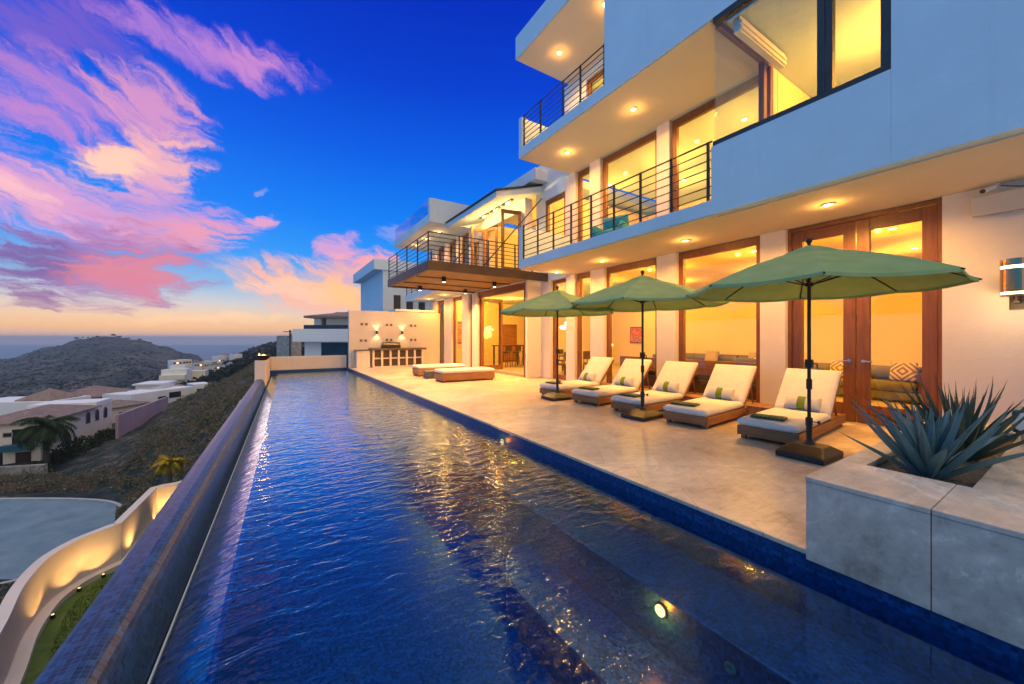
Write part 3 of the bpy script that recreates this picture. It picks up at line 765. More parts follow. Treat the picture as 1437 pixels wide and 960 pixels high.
MB().box(x+.02,x+.10,y-.04,y+.03,z,z+.099).box(x-.02,x-.005,y-.121,y-.1101,z+.13,z+.22).build('bracket', M['steel'], o, fl, bevel=.004)

# ================================================================ WALL THINGS
o = empty('wall_lamp', (8.1,.66,2.14), 0, 'copper cylinder wall lamp with two glowing bands beside the terrace wall', 'lamp')
wb = (8.1,.66,2.14); cx, cy = 7.90, .62
M['copper'] = mat('polished_copper', (.55,.3,.16), .2, .15, 5, metal=1.0)
for z0, z1 in ((1.94,1.965),(1.995,2.29),(2.325,2.41)):
    MB().lathe([(.13,z0),(.13,z1)], (cx,cy,0), 32).build('shade', M['copper'], o, wb, smooth=False)
for z0, z1 in ((1.966,1.994),(2.291,2.324)):
    MB().lathe([(.122,z0),(.122,z1)], (cx,cy,0), 32).build('glow_band', M['lamp_soft'], o, wb)
MB().cyl((cx,cy,1.94),(cx,cy,1.88),.03,n=12).box(cx,8.099,cy-.025,cy+.025,1.86,1.9).box(8.08,8.098,cy-.07,cy+.07,1.78,2.0).build('bracket', M['bronze'], o, wb)
pointlamp('wall_lamp_beam', (cx-.2,cy,1.8), 7, (1,.65,.3), .06)
ab = (8.1,.7,3.05)
o = empty('air_conditioner', ab, 0, 'cream air conditioner high on the wall under the soffit', 'air conditioner')
M['acplastic'] = mat('aged_white_plastic', (.62,.54,.42), .5, .04, 3)
m = MB(); m.hexa([(7.98,.36,3.06),(8.098,.36,3.06),(8.098,1.0,3.06),(7.98,1.0,3.06)],[(7.94,.36,3.31),(8.098,.36,3.31),(8.098,1.0,3.31),(7.94,1.0,3.31)])
m.build('casing', M['acplastic'], o, ab, bevel=.02)
MB().box(7.965,7.985,.42,.94,3.05,3.075).build('louvre', M['acplastic'], o, ab, bevel=.003)
MB().tube([(8.06,.30,3.12),(8.07,.1,3.12),(8.08,-.2,3.06)], .02, 8).build('hose', M['acplastic'], o, ab)
cb = (8.02,.78,3.42)
o = empty('security_camera', cb, 0, 'small security camera with a loose cable above the air conditioner', 'camera')
MB().box(7.99,8.098,.76,.80,3.41,3.45).build('mount', M['trim'], o, cb, bevel=.004)
MB().cyl((7.98,.80,3.40),(7.86,.88,3.34),.032,n=14).build('body', M['trim'], o, cb)
MB().cyl((7.86,.88,3.34),(7.852,.885,3.336),.028,n=14).build('lens', M['iron'], o, cb)
MB().tube([(8.08,.76,3.42),(8.09,.6,3.36),(8.09,.3,3.345),(8.09,-.1,3.33)], .006, 5).build('cable', M['iron'], o, cb)

# ================================================================ LOUNGERS
def stripe_mat():
    m, nt, ns, ln = newmat('striped_pillow_canvas')
    p = N(nt, 'ShaderNodeBsdfPrincipled'); p.inputs['Roughness'].default_value = .9
    t = N(nt, 'ShaderNodeTexCoord'); s = N(nt, 'ShaderNodeSeparateXYZ'); ln.new(t.outputs['Object'], s.inputs[0])
    k = mathn(nt, 'LESS_THAN', mathn(nt, 'ABSOLUTE', s.outputs[1]), .052)
    ln.new(mixc(nt, k, (.72,.69,.62), (.17,.25,.02)), p.inputs['Base Color'])
    ln.new(bump(nt, noise_out(nt, t.outputs['Object'], 220, 3), .3, .003), p.inputs['Normal'])
    out(nt, p.outputs[0]); return m
M['pillow'] = stripe_mat()
def towel_mat():
    m, nt, ns, ln = newmat('patterned_green_towel')
    p = N(nt, 'ShaderNodeBsdfPrincipled'); p.inputs['Roughness'].default_value = .95
    v = coords(nt, (55,30,20), (0,0,R(45)))
    c = N(nt, 'ShaderNodeTexChecker'); c.inputs['Scale'].default_value = 1.0; ln.new(v, c.inputs['Vector'])
    c.inputs[1].default_value = (.035,.09,.05,1); c.inputs[2].default_value = (.16,.19,.08,1)
    ln.new(mixc(nt, mathn(nt, 'MULTIPLY', noise_out(nt, coords(nt), 40), .7), c.outputs[0], (.05,.1,.06)), p.inputs['Base Color'])
    ln.new(bump(nt, noise_out(nt, coords(nt), 250), .5, .004), p.inputs['Normal'])
    out(nt, p.outputs[0]); return m
M['towel'] = towel_mat()
HX, HA, HL, LW = 1.38, R(47), .86, .365
def make_lounger():
    o = empty('sun_lounger', (0,0,0))
    f = MB()
    f.box(0,.028,-LW,LW,.055,.185).build('foot_board', M['teak_y'], o, bevel=.004)
    MB().box(2.17,2.2,-LW,LW,.055,.185).build('head_board', M['teak_y'], o, bevel=.004)
    for y in (-LW,LW-.028): MB().box(.028,2.17,y,y+.028,.055,.185).build('side_rail', M['teak'], o, bevel=.004)
    f = MB()
    for k in range(22): f.box(.04+k*.096,.04+k*.096+.08,-LW+.03,LW-.03,.165,.183)
    f.build('slats', M['teak_y'], o, bevel=.002)
    for x in (.05,2.08):
        for y in (-LW+.03,LW-.09): MB().box(x,x+.06,y,y+.06,0,.164).build('leg', M['teak'], o, bevel=.003)
    MB().pad(-.015,HX+.03,-LW+.005,LW-.005,.186,.292,16,10,.035,.008).build('seat_cushion', M['cushion'], o, smooth=True)
    T = Matrix.Translation((HX,0,.20)) @ Matrix.Rotation(-HA, 4, 'Y')
    b = MB()
    b.box(0,HL,-LW+.01,-LW+.05,-.03,0); b.box(0,HL,LW-.05,LW-.01,-.03,0)
    for k in range(8): b.box(.03+k*.105,.1+k*.105,-LW+.05,LW-.05,-.024,-.006)
    b.xform(T).build('back_frame', M['teak'], o, bevel=.003)
    MB().pad(.02,HL+.02,-LW+.005,LW-.005,.004,.105,12,10,.035,.008).xform(T).build('back_cushion', M['cushion'], o, smooth=True)
    top = T @ Vector((HL*.72,0,-.03))
    for y in (-LW+.07,LW-.07): MB().cyl((top.x,y,top.z),(top.x+.14,y,.184),.014,n=6).build('prop', M['teak'], o)
    s = MB()
    tp = T @ Vector((HL*.9,LW,.03)); s.tube([tp, tp+Vector((.02,.01,-.12)), tp+Vector((.05,.0,-.22))], .006, 5)
    s.build('tie', M['cushion'], o)
    return o
def make_pillow():
    b = MB().pad(-.105,.105,-.225,.225,-.045,.045,8,14,.07,.03)
    return b.build('lumbar_pillow', M['pillow'], None, smooth=True)
def make_towel():
    b = MB().pad(-.12,.12,-.2,.2,0,.016,6,8,.02,.0); b.pad(-.115,.12,-.198,.2,.0165,.034,6,8,.02,.0)
    return b.build('beach_towel', M['towel'], None, smooth=True)
L0 = make_lounger(); P0_ = make_pillow(); T0 = make_towel()
where = ['nearest the stone planter','second from the stone planter','third from the stone planter','fourth from the planter','farthest from the planter']
for i, (yc, rot) in enumerate(((2.46,4.5),(3.66,5.5),(4.83,4.5),(5.97,5),(7.17,4.5))):
    lo = L0 if i == 0 else copy_tree(L0)
    lo.location = (5.60,yc,0); lo.rotation_euler = (0,0,R(rot))
    tag(lo, 'reclined teak lounger with cream cushions, '+where[i], 'sun lounger', 'sun loungers along the windows')
    Mw = Matrix.Translation(lo.location) @ Matrix.Rotation(R(rot), 4, 'Z')
    p = P0_ if i == 0 else P0_.copy()
    if i: col.objects.link(p)
    p.matrix_world = Mw @ Matrix.Translation((HX-.035+rng.uniform(-.01,.01),rng.uniform(-.03,.02),.405)) @ Matrix.Rotation(-HA-.12, 4, 'Y')
    tag(p, 'white pillow with a green band on the lounger '+where[i], 'pillow', 'lumbar pillows on the loungers')
    t = T0 if i == 0 else T0.copy()
    if i: col.objects.link(t)
    t.matrix_world = Mw @ Matrix.Translation((.23,.08+rng.uniform(-.03,.03),.299)) @ Matrix.Rotation(R(rng.uniform(-8,8)), 4, 'Z')
    tag(t, 'folded green towel on the lounger '+where[i], 'towel', 'towels on the loungers')
def side_table():
    o = empty('side_table', (0,0,0))
    f = MB()
    for k in range(5): f.box(-.21,.21,-.19+k*.077,-.19+k*.077+.07,.225,.25)
    f.build('table_top', M['teak'], o, bevel=.003)
    f = MB(); f.box(-.2,.2,-.18,-.155,.12,.224); f.box(-.2,.2,.155,.18,.12,.224); f.box(-.2,-.175,-.155,.155,.12,.224); f.box(.175,.2,-.155,.155,.12,.224)
    f.build('apron', M['teak'], o, bevel=.003)
    for x in (-.19,.14):
        for y in (-.17,.12): MB().box(x,x+.05,y,y+.05,0,.119).build('leg', M['teak'], o, bevel=.003)
    return o
S0 = side_table()
for i, (x, y, lab) in enumerate(((7.15,3.2,'low teak side table between the two loungers nearest the planter'),(7.2,4.43,'low teak side table between the second and third loungers from the planter'))):
    s = S0 if i == 0 else copy_tree(S0)
    s.location = (x,y,0); s.rotation_euler = (0,0,R(5)); tag(s, lab, 'side table', 'side tables between loungers')
# flat daybeds
def daybed():
    o = empty('daybed', (0,0,0))
    for y in (-.39,.36): MB().box(0,1.86,y,y+.03,.045,.27).build('side_rail', M['teak'], o, bevel=.004)
    for x in (0,1.83): MB().box(x,x+.03,-.36,.36,.045,.27).build('end_board', M['teak_y'], o, bevel=.004)
    MB().box(.03,1.83,-.36,.36,.24,.262).build('slats', M['teak_y'], o, bevel=.004)
    for x in (.04,1.76):
        for y in (-.35,.29): MB().box(x,x+.06,y,y+.06,0,.239).build('leg', M['teak'], o)
    MB().pad(-.01,1.87,-.39,.39,.271,.385,18,10,.035,.01).build('mattress', M['cushion'], o, smooth=True)
    return o
D0 = daybed()
for i, (x, y, rz, lab) in enumerate(((4.53,11.62,-2,'flat teak daybed with white mattress, nearer the loungers'),(4.49,13.85,-2,'flat teak daybed with white mattress, nearer the barbecue'))):
    s = D0 if i == 0 else copy_tree(D0)
    s.location = (x,y,0); s.rotation_euler = (0,0,R(rz)); tag(s, lab, 'daybed', 'flat daybeds before the open doors')
o = empty('low_table', (4.75,12.75,0), R(-2), 'low grey table between the two flat daybeds', 'side table')
MB().box(-.3,.3,-.25,.25,.22,.26).build('table_top', mat('grey_slate', (.09,.1,.13), .5, .2, 5), o, bevel=.005)
MB().box(-.26,.26,-.21,.21,0,.219).build('base', bpy.data.materials['grey_slate'], o, bevel=.005)

# ================================================================ UMBRELLAS
def canopy_mat():
    m, nt, ns, ln = newmat('green_umbrella_canvas')
    d = N(nt, 'ShaderNodeBsdfDiffuse'); t = N(nt, 'ShaderNodeBsdfTranslucent')
    n = noise_out(nt, coords(nt), 5, 5); c = ramp(nt, n, [(.3,(.32,.45,.2)),(.7,(.38,.52,.24))])
    ln.new(c, d.inputs[0]); ln.new(c, t.inputs[0])
    w_ = noise_out(nt, coords(nt, (1,1,1)), 350, 2); bm = bump(nt, w_, .25, .003); ln.new(bm, d.inputs['Normal'])
    mx = N(nt, 'ShaderNodeMixShader'); mx.inputs[0].default_value = .3
    ln.new(d.outputs[0], mx.inputs[1]); ln.new(t.outputs[0], mx.inputs[2]); out(nt, mx.outputs[0]); return m
M['canopy'] = canopy_mat()
def make_umbrella():
    o = empty('patio_umbrella', (0,0,0))
    RR, ZE, ZA = 1.34, 2.02, 2.49
    def ringpts(r, z, sag, nsub=6):
        pts = []
        for k in range(8):
            a0, a1 = R(24+45*k), R(24+45*(k+1))
            p0 = Vector((r*math.cos(a0), r*math.sin(a0), z)); p1 = Vector((r*math.cos(a1), r*math.sin(a1), z))
            for j in range(nsub):
                t = j/nsub; p = p0.lerp(p1, t); p.z -= sag*math.sin(PI*t); pts.append(p)
        return pts
    c = MB(); rings = []; NR = 8
    for i in range(NR+1):
        t = .12+.88*i/NR
        z = ZE+(ZA-ZE)*(1-t)**.92 + .03*math.sin(PI*t)
        rings.append(ringpts(RR*t, z, .045*t*(1-.35*t)))
    vs = [p for r in rings for p in r]; n = 48
    fs = [(i*n+j, (i+1)*n+j, (i+1)*n+(j+1)%n, i*n+(j+1)%n) for i in range(NR) for j in range(n)]
    # hem
    hem = [p*1 + Vector((p.x*.004,p.y*.004,-.035)) for p in rings[-1]]
    vs += hem; fs += [(NR*n+j, (NR+1)*n+j, (NR+1)*n+(j+1)%n, NR*n+(j+1)%n) for j in range(n)]
    c.add(vs, fs); co = c.build('canopy', M['canopy'], o)
    so_ = co.modifiers.new('Solidify','SOLIDIFY'); so_.thickness = .004
    v = MB(); r0 = ringpts(.02, ZA+.035, 0); r1 = ringpts(.2, ZA-.025, .008); r2 = ringpts(.33, ZA-.085, .012)
    v.add(r0+r1+r2, [(i*n+j,(i+1)*n+j,(i+1)*n+(j+1)%n,i*n+(j+1)%n) for i in range(2) for j in range(n)])
    vo = v.build('vent_cap', M['canopy'], co); s2_ = vo.modifiers.new('Solidify','SOLIDIFY'); s2_.thickness = .004
    MB().cyl((0,0,.3),(0,0,ZA),.019,n=14).build('pole', M['bronze'], o, smooth=False)
    MB().lathe([(.012,ZA+.03),(.02,ZA+.045),(.014,ZA+.055),(.03,ZA+.075),(.036,ZA+.095),(.028,ZA+.118),(.006,ZA+.13)], (0,0,0), 14).build('finial', M['bronze'], o, smooth=True)
    MB().lathe([(.021,.80),(.03,.81),(.03,.92),(.021,.93)], (0,0,0), 14).build('collar', M['bronze'], o)
    ck = MB().box(-.03,.03,-.035,.035,1.06,1.16); ck.cyl((0,-.035,1.11),(0,-.08,1.11),.008,n=8); ck.cyl((0,-.08,1.11),(0,-.08,1.05),.008,n=8)
    ck.build('crank', M['bronze'], o, bevel=.004)
    MB().lathe([(.02,2.03),(.042,2.035),(.042,2.075),(.02,2.08)], (0,0,0), 14).build('runner', M['bronze'], o)
    for k in range(8):
        a = R(24+45*k); cs, sn = math.cos(a), math.sin(a)
        pts = []
        for i in range(7):
            t = .06+.955*i/6
            pts.append((RR*t*cs, RR*t*sn, ZE+(ZA-ZE)*max(0,1-t)**.92+.03*math.sin(PI*min(t,1))-.018))
        rb = MB().tube(pts, .009, 6).build('rib', M['bronze'], o)
        q = Vector(pts[3])
        MB().cyl((.04*cs,.04*sn,2.055), q, .007, n=6).build('strut', M['bronze'], rb)
    b = MB()
    lo = [(-.30,-.24,0),(.30,-.24,0),(.30,.24,0),(-.30,.24,0)]; mid = [(-.30,-.24,.07),(.30,-.24,.07),(.30,.24,.07),(-.30,.24,.07)]; hi = [(-.12,-.17,.15),(.12,-.17,.15),(.12,.17,.15),(-.12,.17,.15)]
    b.hexa(lo, mid); b.add(mid+hi, [(0,1,5,4),(1,2,6,5),(2,3,7,6),(3,0,4,7),(4,5,6,7)])
    bo = b.build('base', M['plastic'], o, bevel=.015)
    MB().lathe([(.06,.15),(.045,.18),(.03,.2),(.03,.36),(.036,.37),(.036,.46),(.022,.47)], (0,0,0), 16).build('base_tube', M['plastic'], bo)
    k_ = MB().cyl((0,-.03,.42),(0,-.09,.42),.006,n=8); k_.cyl((0,-.09,.42),(0,-.105,.42),.022,n=10); k_.build('knob', M['plastic'], bo)
    return o
U0 = make_umbrella()
for i, (x, y, rz, lab) in enumerate(((5.43,1.92,0,'nearest and largest looking green patio umbrella, beside the agave planter'),(5.55,4.43,3,'middle green patio umbrella between the loungers'),(5.57,6.83,-4,'farthest green patio umbrella near the open folding doors'))):
    u = U0 if i == 0 else copy_tree(U0)
    u.location = (x,y,0); u.rotation_euler = (0,0,R(rz)); tag(u, lab, 'umbrella', 'green umbrellas among the loungers')

# ================================================================ BARBECUE CORNER
bw_ = B(3.05,7.62,19.3,19.55,0,2.73).build('barbecue_wall', M['stucco_warm'], None, (5.3,19.4,0), bevel=.012); tag(bw_, 'tall pinkish stucco wall behind the outdoor barbecue counter', 'wall')
m = MB()
for u, v in ((511,455),(546,456),(580,457),(510,478),(546,477),(580,477)):
    a = (u-CXP)/FPX; dx, dy = FW[0]+a*RT[0], FW[1]+a*RT[1]; t_ = 19.29/dy
    x, z = dx*t_, CH-(v-HV)/FPX*t_
    for s_ in (-.16,.05): m.box(x+s_,x+s_+.11,19.285,19.299,z-.055,z+.055)
m.build('vent', mat('dark_recess', (.14,.1,.085), .9), bw_, (5.3,19.4,0))
bb = (5.2,19.0,0)
bc = empty('barbecue_counter', bb, 0, 'outdoor barbecue counter with granite top and two rows of white cubbies', 'counter')
f = MB(); f.box(4.0,6.5,18.7,19.28,0,.04); f.box(4.0,6.5,19.2,19.28,.04,.82)
for k in range(7): f.box(4.0+k*.40,4.0+k*.40+.09,18.70,19.199,.042,.82)
for k in range(6): f.box(4.09+k*.40,4.40+k*.40,18.71,19.199,.40,.45)
f.build('cubby_frame', M['stucco_warm'], bc, bb)
f = MB()
for k in range(6):
    f.box(4.10+k*.40,4.39+k*.40,18.78,18.80,.06,.38); f.box(4.10+k*.40,4.39+k*.40,18.78,18.80,.47,.80)
f.build('cubby_doors', M['darkwood'], bc, bb)
B(3.92,6.62,18.62,19.28,.822,.92).build('counter_top', M['granite'], bc, bb, bevel=.008)
B(3.3,3.9,18.75,19.28,0,.80).build('side_unit', M['stucco_warm'], bc, bb, bevel=.008)
B(3.25,3.915,18.70,19.28,.802,.85).build('side_top', M['granite'], bc, bb, bevel=.006)
gb = (4.9,19.0,.92)
gl = empty('grill', gb, 0, 'dark lidded gas grill standing on the barbecue counter', 'grill')
B(4.5,5.35,18.75,19.2,.922,1.05).build('firebox', M['iron'], gl, gb, bevel=.01)
h = MB()
nn = 9; pr = [(18.76+.21-.21*math.cos(PI*k/(nn-1)), 1.052+.17*math.sin(PI*k/(nn-1))) for k in range(nn)]
vs = [(4.52,y,z) for y, z in pr]+[(5.33,y,z) for y, z in pr]
h.add(vs, [(k,k+1,nn+k+1,nn+k) for k in range(nn-1)]+[tuple(range(nn-1,-1,-1)),tuple(range(nn,2*nn)),(0,nn,2*nn-1,nn-1)])
h.build('hood', mat('grill_hood', (.1,.085,.075), .3, .2, 6, metal=.6), gl, gb)
MB().cyl((4.6,18.73,1.1),(5.25,18.73,1.1),.014,n=8).build('handle', M['steel'], gl, gb)
tb = (5.95,19.1,.92)
tag(MB().tube([(5.95,19.1,.92),(5.95,19.1,1.2),(5.95,19.05,1.24),(5.95,18.95,1.22),(5.95,18.94,1.16)], .013, 8).build('faucet', M['steel'], None, tb), 'slim steel faucet on the barbecue counter', 'tap')
for u, lab in ((529,'up-and-down wall sconce glowing behind the grill'),(564.5,'up-and-down wall sconce glowing by the faucet')):
    a = (u-CXP)/FPX; dx, dy = FW[0]+a*RT[0], FW[1]+a*RT[1]; x = dx*19.2/dy; z = 1.68
    so_ = MB().cyl((x,19.22,z-.09),(x,19.22,z+.09),.05,n=14).box(x-.03,x+.03,19.24,19.299,z-.03,z+.03).build('wall_sconce', M['iron'], None, (x,19.28,z))
    tag(so_, lab, 'wall lamp', 'sconces on the barbecue wall')
    MB().cyl((x,19.22,z+.091),(x,19.22,z+.095),.04,n=12).cyl((x,19.22,z-.091),(x,19.22,z-.095),.04,n=12).build('bulb', M['lamp_soft'], so_, (x,19.28,z))
    for s_ in (1,-1): pointlamp('sconce_beam', (x,19.2,z+s_*.12), 7, (1,.66,.28), .03, 110, (0,.25,s_))

# ================================================================ INSIDE THE ROOMS
def cushion(name, c, sz, m, label, group, rx=0, rz=0):
    b = MB().pad(-sz[0]/2,sz[0]/2,-sz[1]/2,sz[1]/2,-sz[2]/2,sz[2]/2,8,8,.08,.02)
    o = b.build(name, m, None, smooth=True)
    o.matrix_world = Matrix.Translation(c) @ Matrix.Rotation(rz,4,'Z') @ Matrix.Rotation(rx,4,'Y')
    return tag(o, label, 'cushion', group)
def zig_mat():
    m, nt, ns, ln = newmat('zigzag_cushion')
    p = N(nt, 'ShaderNodeBsdfPrincipled'); p.inputs['Roughness'].default_value = .9
    t = N(nt, 'ShaderNodeTexCoord'); s = N(nt, 'ShaderNodeSeparateXYZ'); ln.new(t.outputs['Object'], s.inputs[0])
    r_ = mathn(nt, 'ADD', mathn(nt, 'ABSOLUTE', s.outputs[0]), mathn(nt, 'ABSOLUTE', s.outputs[1]))
    k = mathn(nt, 'GREATER_THAN', mathn(nt, 'FRACT', mathn(nt, 'MULTIPLY', r_, 9.5)), .5)
    ln.new(mixc(nt, k, (.6,.48,.3), (.2,.13,.05)), p.inputs['Base Color']); out(nt, p.outputs[0]); return m
M['zig'] = zig_mat()
def sofa(name, x0, x1, y0, y1, label, arms=True):
    b_ = (x0,(y0+y1)/2,0); o = empty(name, b_, 0, label, 'sofa')
    B(x0+.04,x1,y0+.02,y1-.02,.06,.24).build('base', M['sofa'], o, b_, bevel=.02)
    n_ = max(1, round((y1-y0)/1.3)); w_ = (y1-y0-.3)/n_
    for k in range(n_):
        MB().pad(x0,x1-.2,y0+.15+k*w_+.01,y0+.15+(k+1)*w_-.01,.242,.45,8,10,.06,.01).build('seat_cushion', M['sofa'], o, b_, smooth=True)
        MB().cyl((x1-.32,y0+.15+k*w_+.03,.60),(x1-.32,y0+.15+(k+1)*w_-.03,.60),.16,n=20).build('bolster', M['sofa'], o, b_, bevel=.03)
    B(x1-.18,x1,y0,y1,.242,.76).build('back', M['sofa'], o, b_, bevel=.03)
    if arms:
        for y in (y0,y1-.14): B(x0+.06,x1-.19,y,y+.14,.242,.66).build('arm', M['darkwood'], o, b_, bevel=.02)
    for x in (x0+.1,x1-.1):
        for y in (y0+.08,y1-.14): B(x,x+.05,y,y+.05,0.004,.059).build('leg', M['darkwood'], o, b_)
    return o
sofa('sofa', 11.4, 12.3, 2.02, 5.0, 'olive bolster sofa seen through the tall double door')
cushion('throw_cushion', (11.75,2.42,.66), (.42,.42,.12), M['zig'], 'diamond patterned cushion at the wooden arm end of the olive sofa', 'patterned cushions', R(-70))
cushion('throw_cushion', (11.75,3.5,.66), (.42,.42,.12), M['zig'], 'diamond patterned cushion in the middle of the olive sofa', 'patterned cushions', R(-70))
cushion('throw_cushion', (11.75,4.72,.66), (.42,.42,.12), M['zig'], 'diamond patterned cushion at the far end of the olive sofa', 'patterned cushions', R(-70))
sofa('sofa', 14.1, 15.1, 6.2, 10.8, 'long olive sofa against the back wall, seen through the wide window', False)
for y, lab in ((6.7,'patterned cushion at the near end of the long back-wall sofa'),(8.3,'patterned cushion in the middle of the long back-wall sofa'),(9.9,'patterned cushion at the far end of the long back-wall sofa')):
    cushion('throw_cushion', (14.5,y,.68), (.46,.5,.13), M['zig'], lab, 'patterned cushions', R(-68))
db = (9.1,5.7,0)
o = empty('window_bench', db, 0, 'long wooden-backed grey bench just inside the two wide windows', 'bench')
B(8.72,8.78,3.75,7.78,.52,.88).build('backboard', M['teak_y'], o, db, bevel=.01)
B(8.74,9.5,3.78,7.75,.08,.40).build('base', M['darkwood'], o, db, bevel=.01)
MB().pad(8.79,9.5,3.8,7.7,.402,.56,8,24,.05,.01).build('seat_cushion', M['sofa'], o, db, smooth=True)
for y, lab in ((4.3,'grey cushion on the window bench near the white column'),(6.5,'grey cushion on the window bench below the painting')):
    cushion('throw_cushion', (9.0,y,.76), (.4,.7,.16), M['sofa'], lab, 'grey bench cushions', R(-75))
# painting: a plain abstract blot picture
pb_ = (15.19,12.45,1.5)
def art_mat():
    m, nt, ns, ln = newmat('abstract_canvas')
    p = N(nt, 'ShaderNodeBsdfPrincipled'); v = N(nt, 'ShaderNodeTexVoronoi'); v.inputs['Scale'].default_value = 3.2
    ln.new(coords(nt), v.inputs['Vector']); ln.new(ramp(nt, v.outputs['Distance'], [(.1,(.05,.09,.2)),(.3,(.5,.3,.25)),(.5,(.45,.06,.02)),(.8,(.7,.25,.05))]), p.inputs['Base Color'])
    out(nt, p.outputs[0]); return m
po = MB().box(15.15,15.198,12.1,12.85,1.15,1.95).build('painting', M['darkwood'], None, pb_); tag(po, 'small red abstract painting on the yellow back wall', 'painting')
MB().box(15.143,15.149,12.14,12.81,1.19,1.91).build('canvas', art_mat(), po, pb_)
# dining group and bar table
def chair_():
    o = empty('dining_chair', (0,0,0))
    MB().pad(-.22,.22,-.22,.22,.42,.48,6,6,.03).build('seat', M['darkwood'], o, smooth=True)
    b = MB(); b.box(-.22,-.19,-.21,.21,.62,.92)
    for y in (-.2,0,.2): b.box(-.215,-.195,y-.015,y+.015,.48,.62)
    b.build('backrest', M['darkwood'], o, bevel=.006)
    for x in (-.2,.17):
        for y in (-.2,.17): MB().box(x,x+.03,y,y+.03,0,.42).build('leg', M['darkwood'], o)
    return o
C0 = chair_()
spots = [(9.0,10.6,90,'dark dining chair seen through the narrow door nearest the big pier'),(9.9,10.6,90,'dark dining chair at the near long side of the dining table'),(10.8,10.6,90,'dark dining chair near the table corner facing the windows'),
         (8.4,11.5,0,'dark dining chair at the head of the dining table by the door'),(9.4,12.4,-90,'dark dining chair across the dining table, by the folding door'),(10.4,12.4,-90,'dark dining chair across the dining table, deeper in the room')]
for i, (x, y, rz, lab) in enumerate(spots):
    c = C0 if i == 0 else copy_tree(C0)
    c.location = (x,y,.004); c.rotation_euler = (0,0,R(rz)); tag(c, lab, 'chair', 'dining chairs')
def table_(name, x0, x1, y0, y1, h, label, m=None):
    b_ = ((x0+x1)/2,(y0+y1)/2,.004); o = empty(name, b_, 0, label, 'table'); m = m or M['darkwood']
    B(x0,x1,y0,y1,h-.05,h).build('table_top', m, o, b_, bevel=.006)
    for x in (x0+.05,x1-.12):
        for y in (y0+.05,y1-.12): B(x,x+.07,y,y+.07,.004,h-.051).build('leg', m, o, b_)
table_('dining_table', 8.9, 11.2, 10.95, 12.05, .76, 'long dark dining table under the hanging lamp')
table_('bar_table', 9.3, 10.9, 15.9, 16.6, 1.05, 'tall dark bar table deep inside the open folding door')
def stool():
    o = empty('bar_stool', (0,0,0))
    MB().lathe([(.15,.68),(.19,.7),(.19,.74),(.15,.76)], (0,0,0), 16).build('seat', M['darkwood'], o)
    MB().box(-.2,-.17,-.17,.17,.78,1.05).box(-.19,-.175,-.14,-.11,.74,.78).box(-.19,-.175,.11,.14,.74,.78).build('backrest', M['darkwood'], o)
    for k in range(4):
        a = R(45+90*k); MB().cyl((.12*math.cos(a),.12*math.sin(a),.69),(.2*math.cos(a),.2*math.sin(a),0),.014,n=6).build('leg', M['darkwood'], o)
    return o
K0 = stool()
for i, (x, y, lab) in enumerate(((9.5,15.5,'dark bar stool at the bar table, nearest the folded door'),(10.05,15.5,'dark bar stool in the middle of the bar table'),(10.6,15.5,'dark bar stool at the inner end of the bar table'))):
    c = K0 if i == 0 else copy_tree(K0)
    c.location = (x,y,.004); c.rotation_euler = (0,0,R(90)); tag(c, lab, 'bar stool', 'bar stools')
ob = (10.75,18.93,0)
o = B(11.3,12.3,18.9,18.999,.01,2.2).build('inner_door', M['frame_wood'], None, ob); tag(o, 'brown wooden door in the far wall behind the bar table', 'door')
B(11.35,12.25,18.88,18.899,.1,2.12).build('panel', M['teak'], o, ob)
o = B(8.2,8.9,18.93,18.999,1.1,2.3).build('picture_frame', M['darkwood'], None, (8.5,18.98,1.7)); tag(o, 'dark framed picture seen through the window by the barbecue', 'picture')
B(8.27,8.83,18.922,18.929,1.17,2.23).build('canvas', bpy.data.materials['abstract_canvas'], o, (8.5,18.98,1.7))
hb = (9.9,11.4,3.4)
o = empty('chandelier', hb, 0, 'hanging lamp of clustered glowing globes above the dining table', 'chandelier')
MB().lathe([(.08,-.03),(.08,0)], hb, 16).build('canopy_plate', M['bronze'], o, hb)
for k in range(9):
    a = k*2.4; r_ = .12+.26*((k*37)%10)/10; x, y, z = hb[0]+r_*math.cos(a), hb[1]+r_*math.sin(a), 1.75+.28*((k*53)%10)/10
    MB().cyl((hb[0]+.05*math.cos(a),hb[1]+.05*math.sin(a),3.38),(x,y,z+.07),.004,n=5).build('cord', M['iron'], o, hb)
    MB().lathe([(.01,-.07),(.05,-.05),(.07,0),(.05,.05),(.01,.07)], (x,y,z), 12).build('globe', emis('globe_glow', (1,.75,.4), 12), o, hb, smooth=True)
pointlamp('chandelier_light', (hb[0],hb[1],1.6), 70, IC, .2)
# balcony chair, teal
tb = (7.25,6.75,3.70)
o = empty('armchair', tb, R(20), 'teal armchair on the lower balcony behind the railing', 'chair')
M['tealfab'] = mat('teal_fabric', (.01,.27,.36), .8, .1, 9)
MB().pad(-.3,.3,-.32,.32,.22,.42,6,6,.06).build('seat', M['tealfab'], o, smooth=True)
MB().pad(-.32,.32,-.34,.34,-.06,.06,6,6,.05).xform(Matrix.Translation((.32,0,.55)) @ Matrix.Rotation(R(78),4,'Y')).build('backrest', M['tealfab'], o, smooth=True)
for s_ in (-1,1): MB().pad(-.28,.3,s_*.36-.05,s_*.36+.05,.22,.58,6,4,.04).build('arm', M['tealfab'], o, smooth=True)
for x in (-.25,.25):
    for y in (-.28,.28): MB().cyl((x,y,0),(x,y,.24),.02,n=8).build('leg', M['iron'], o)
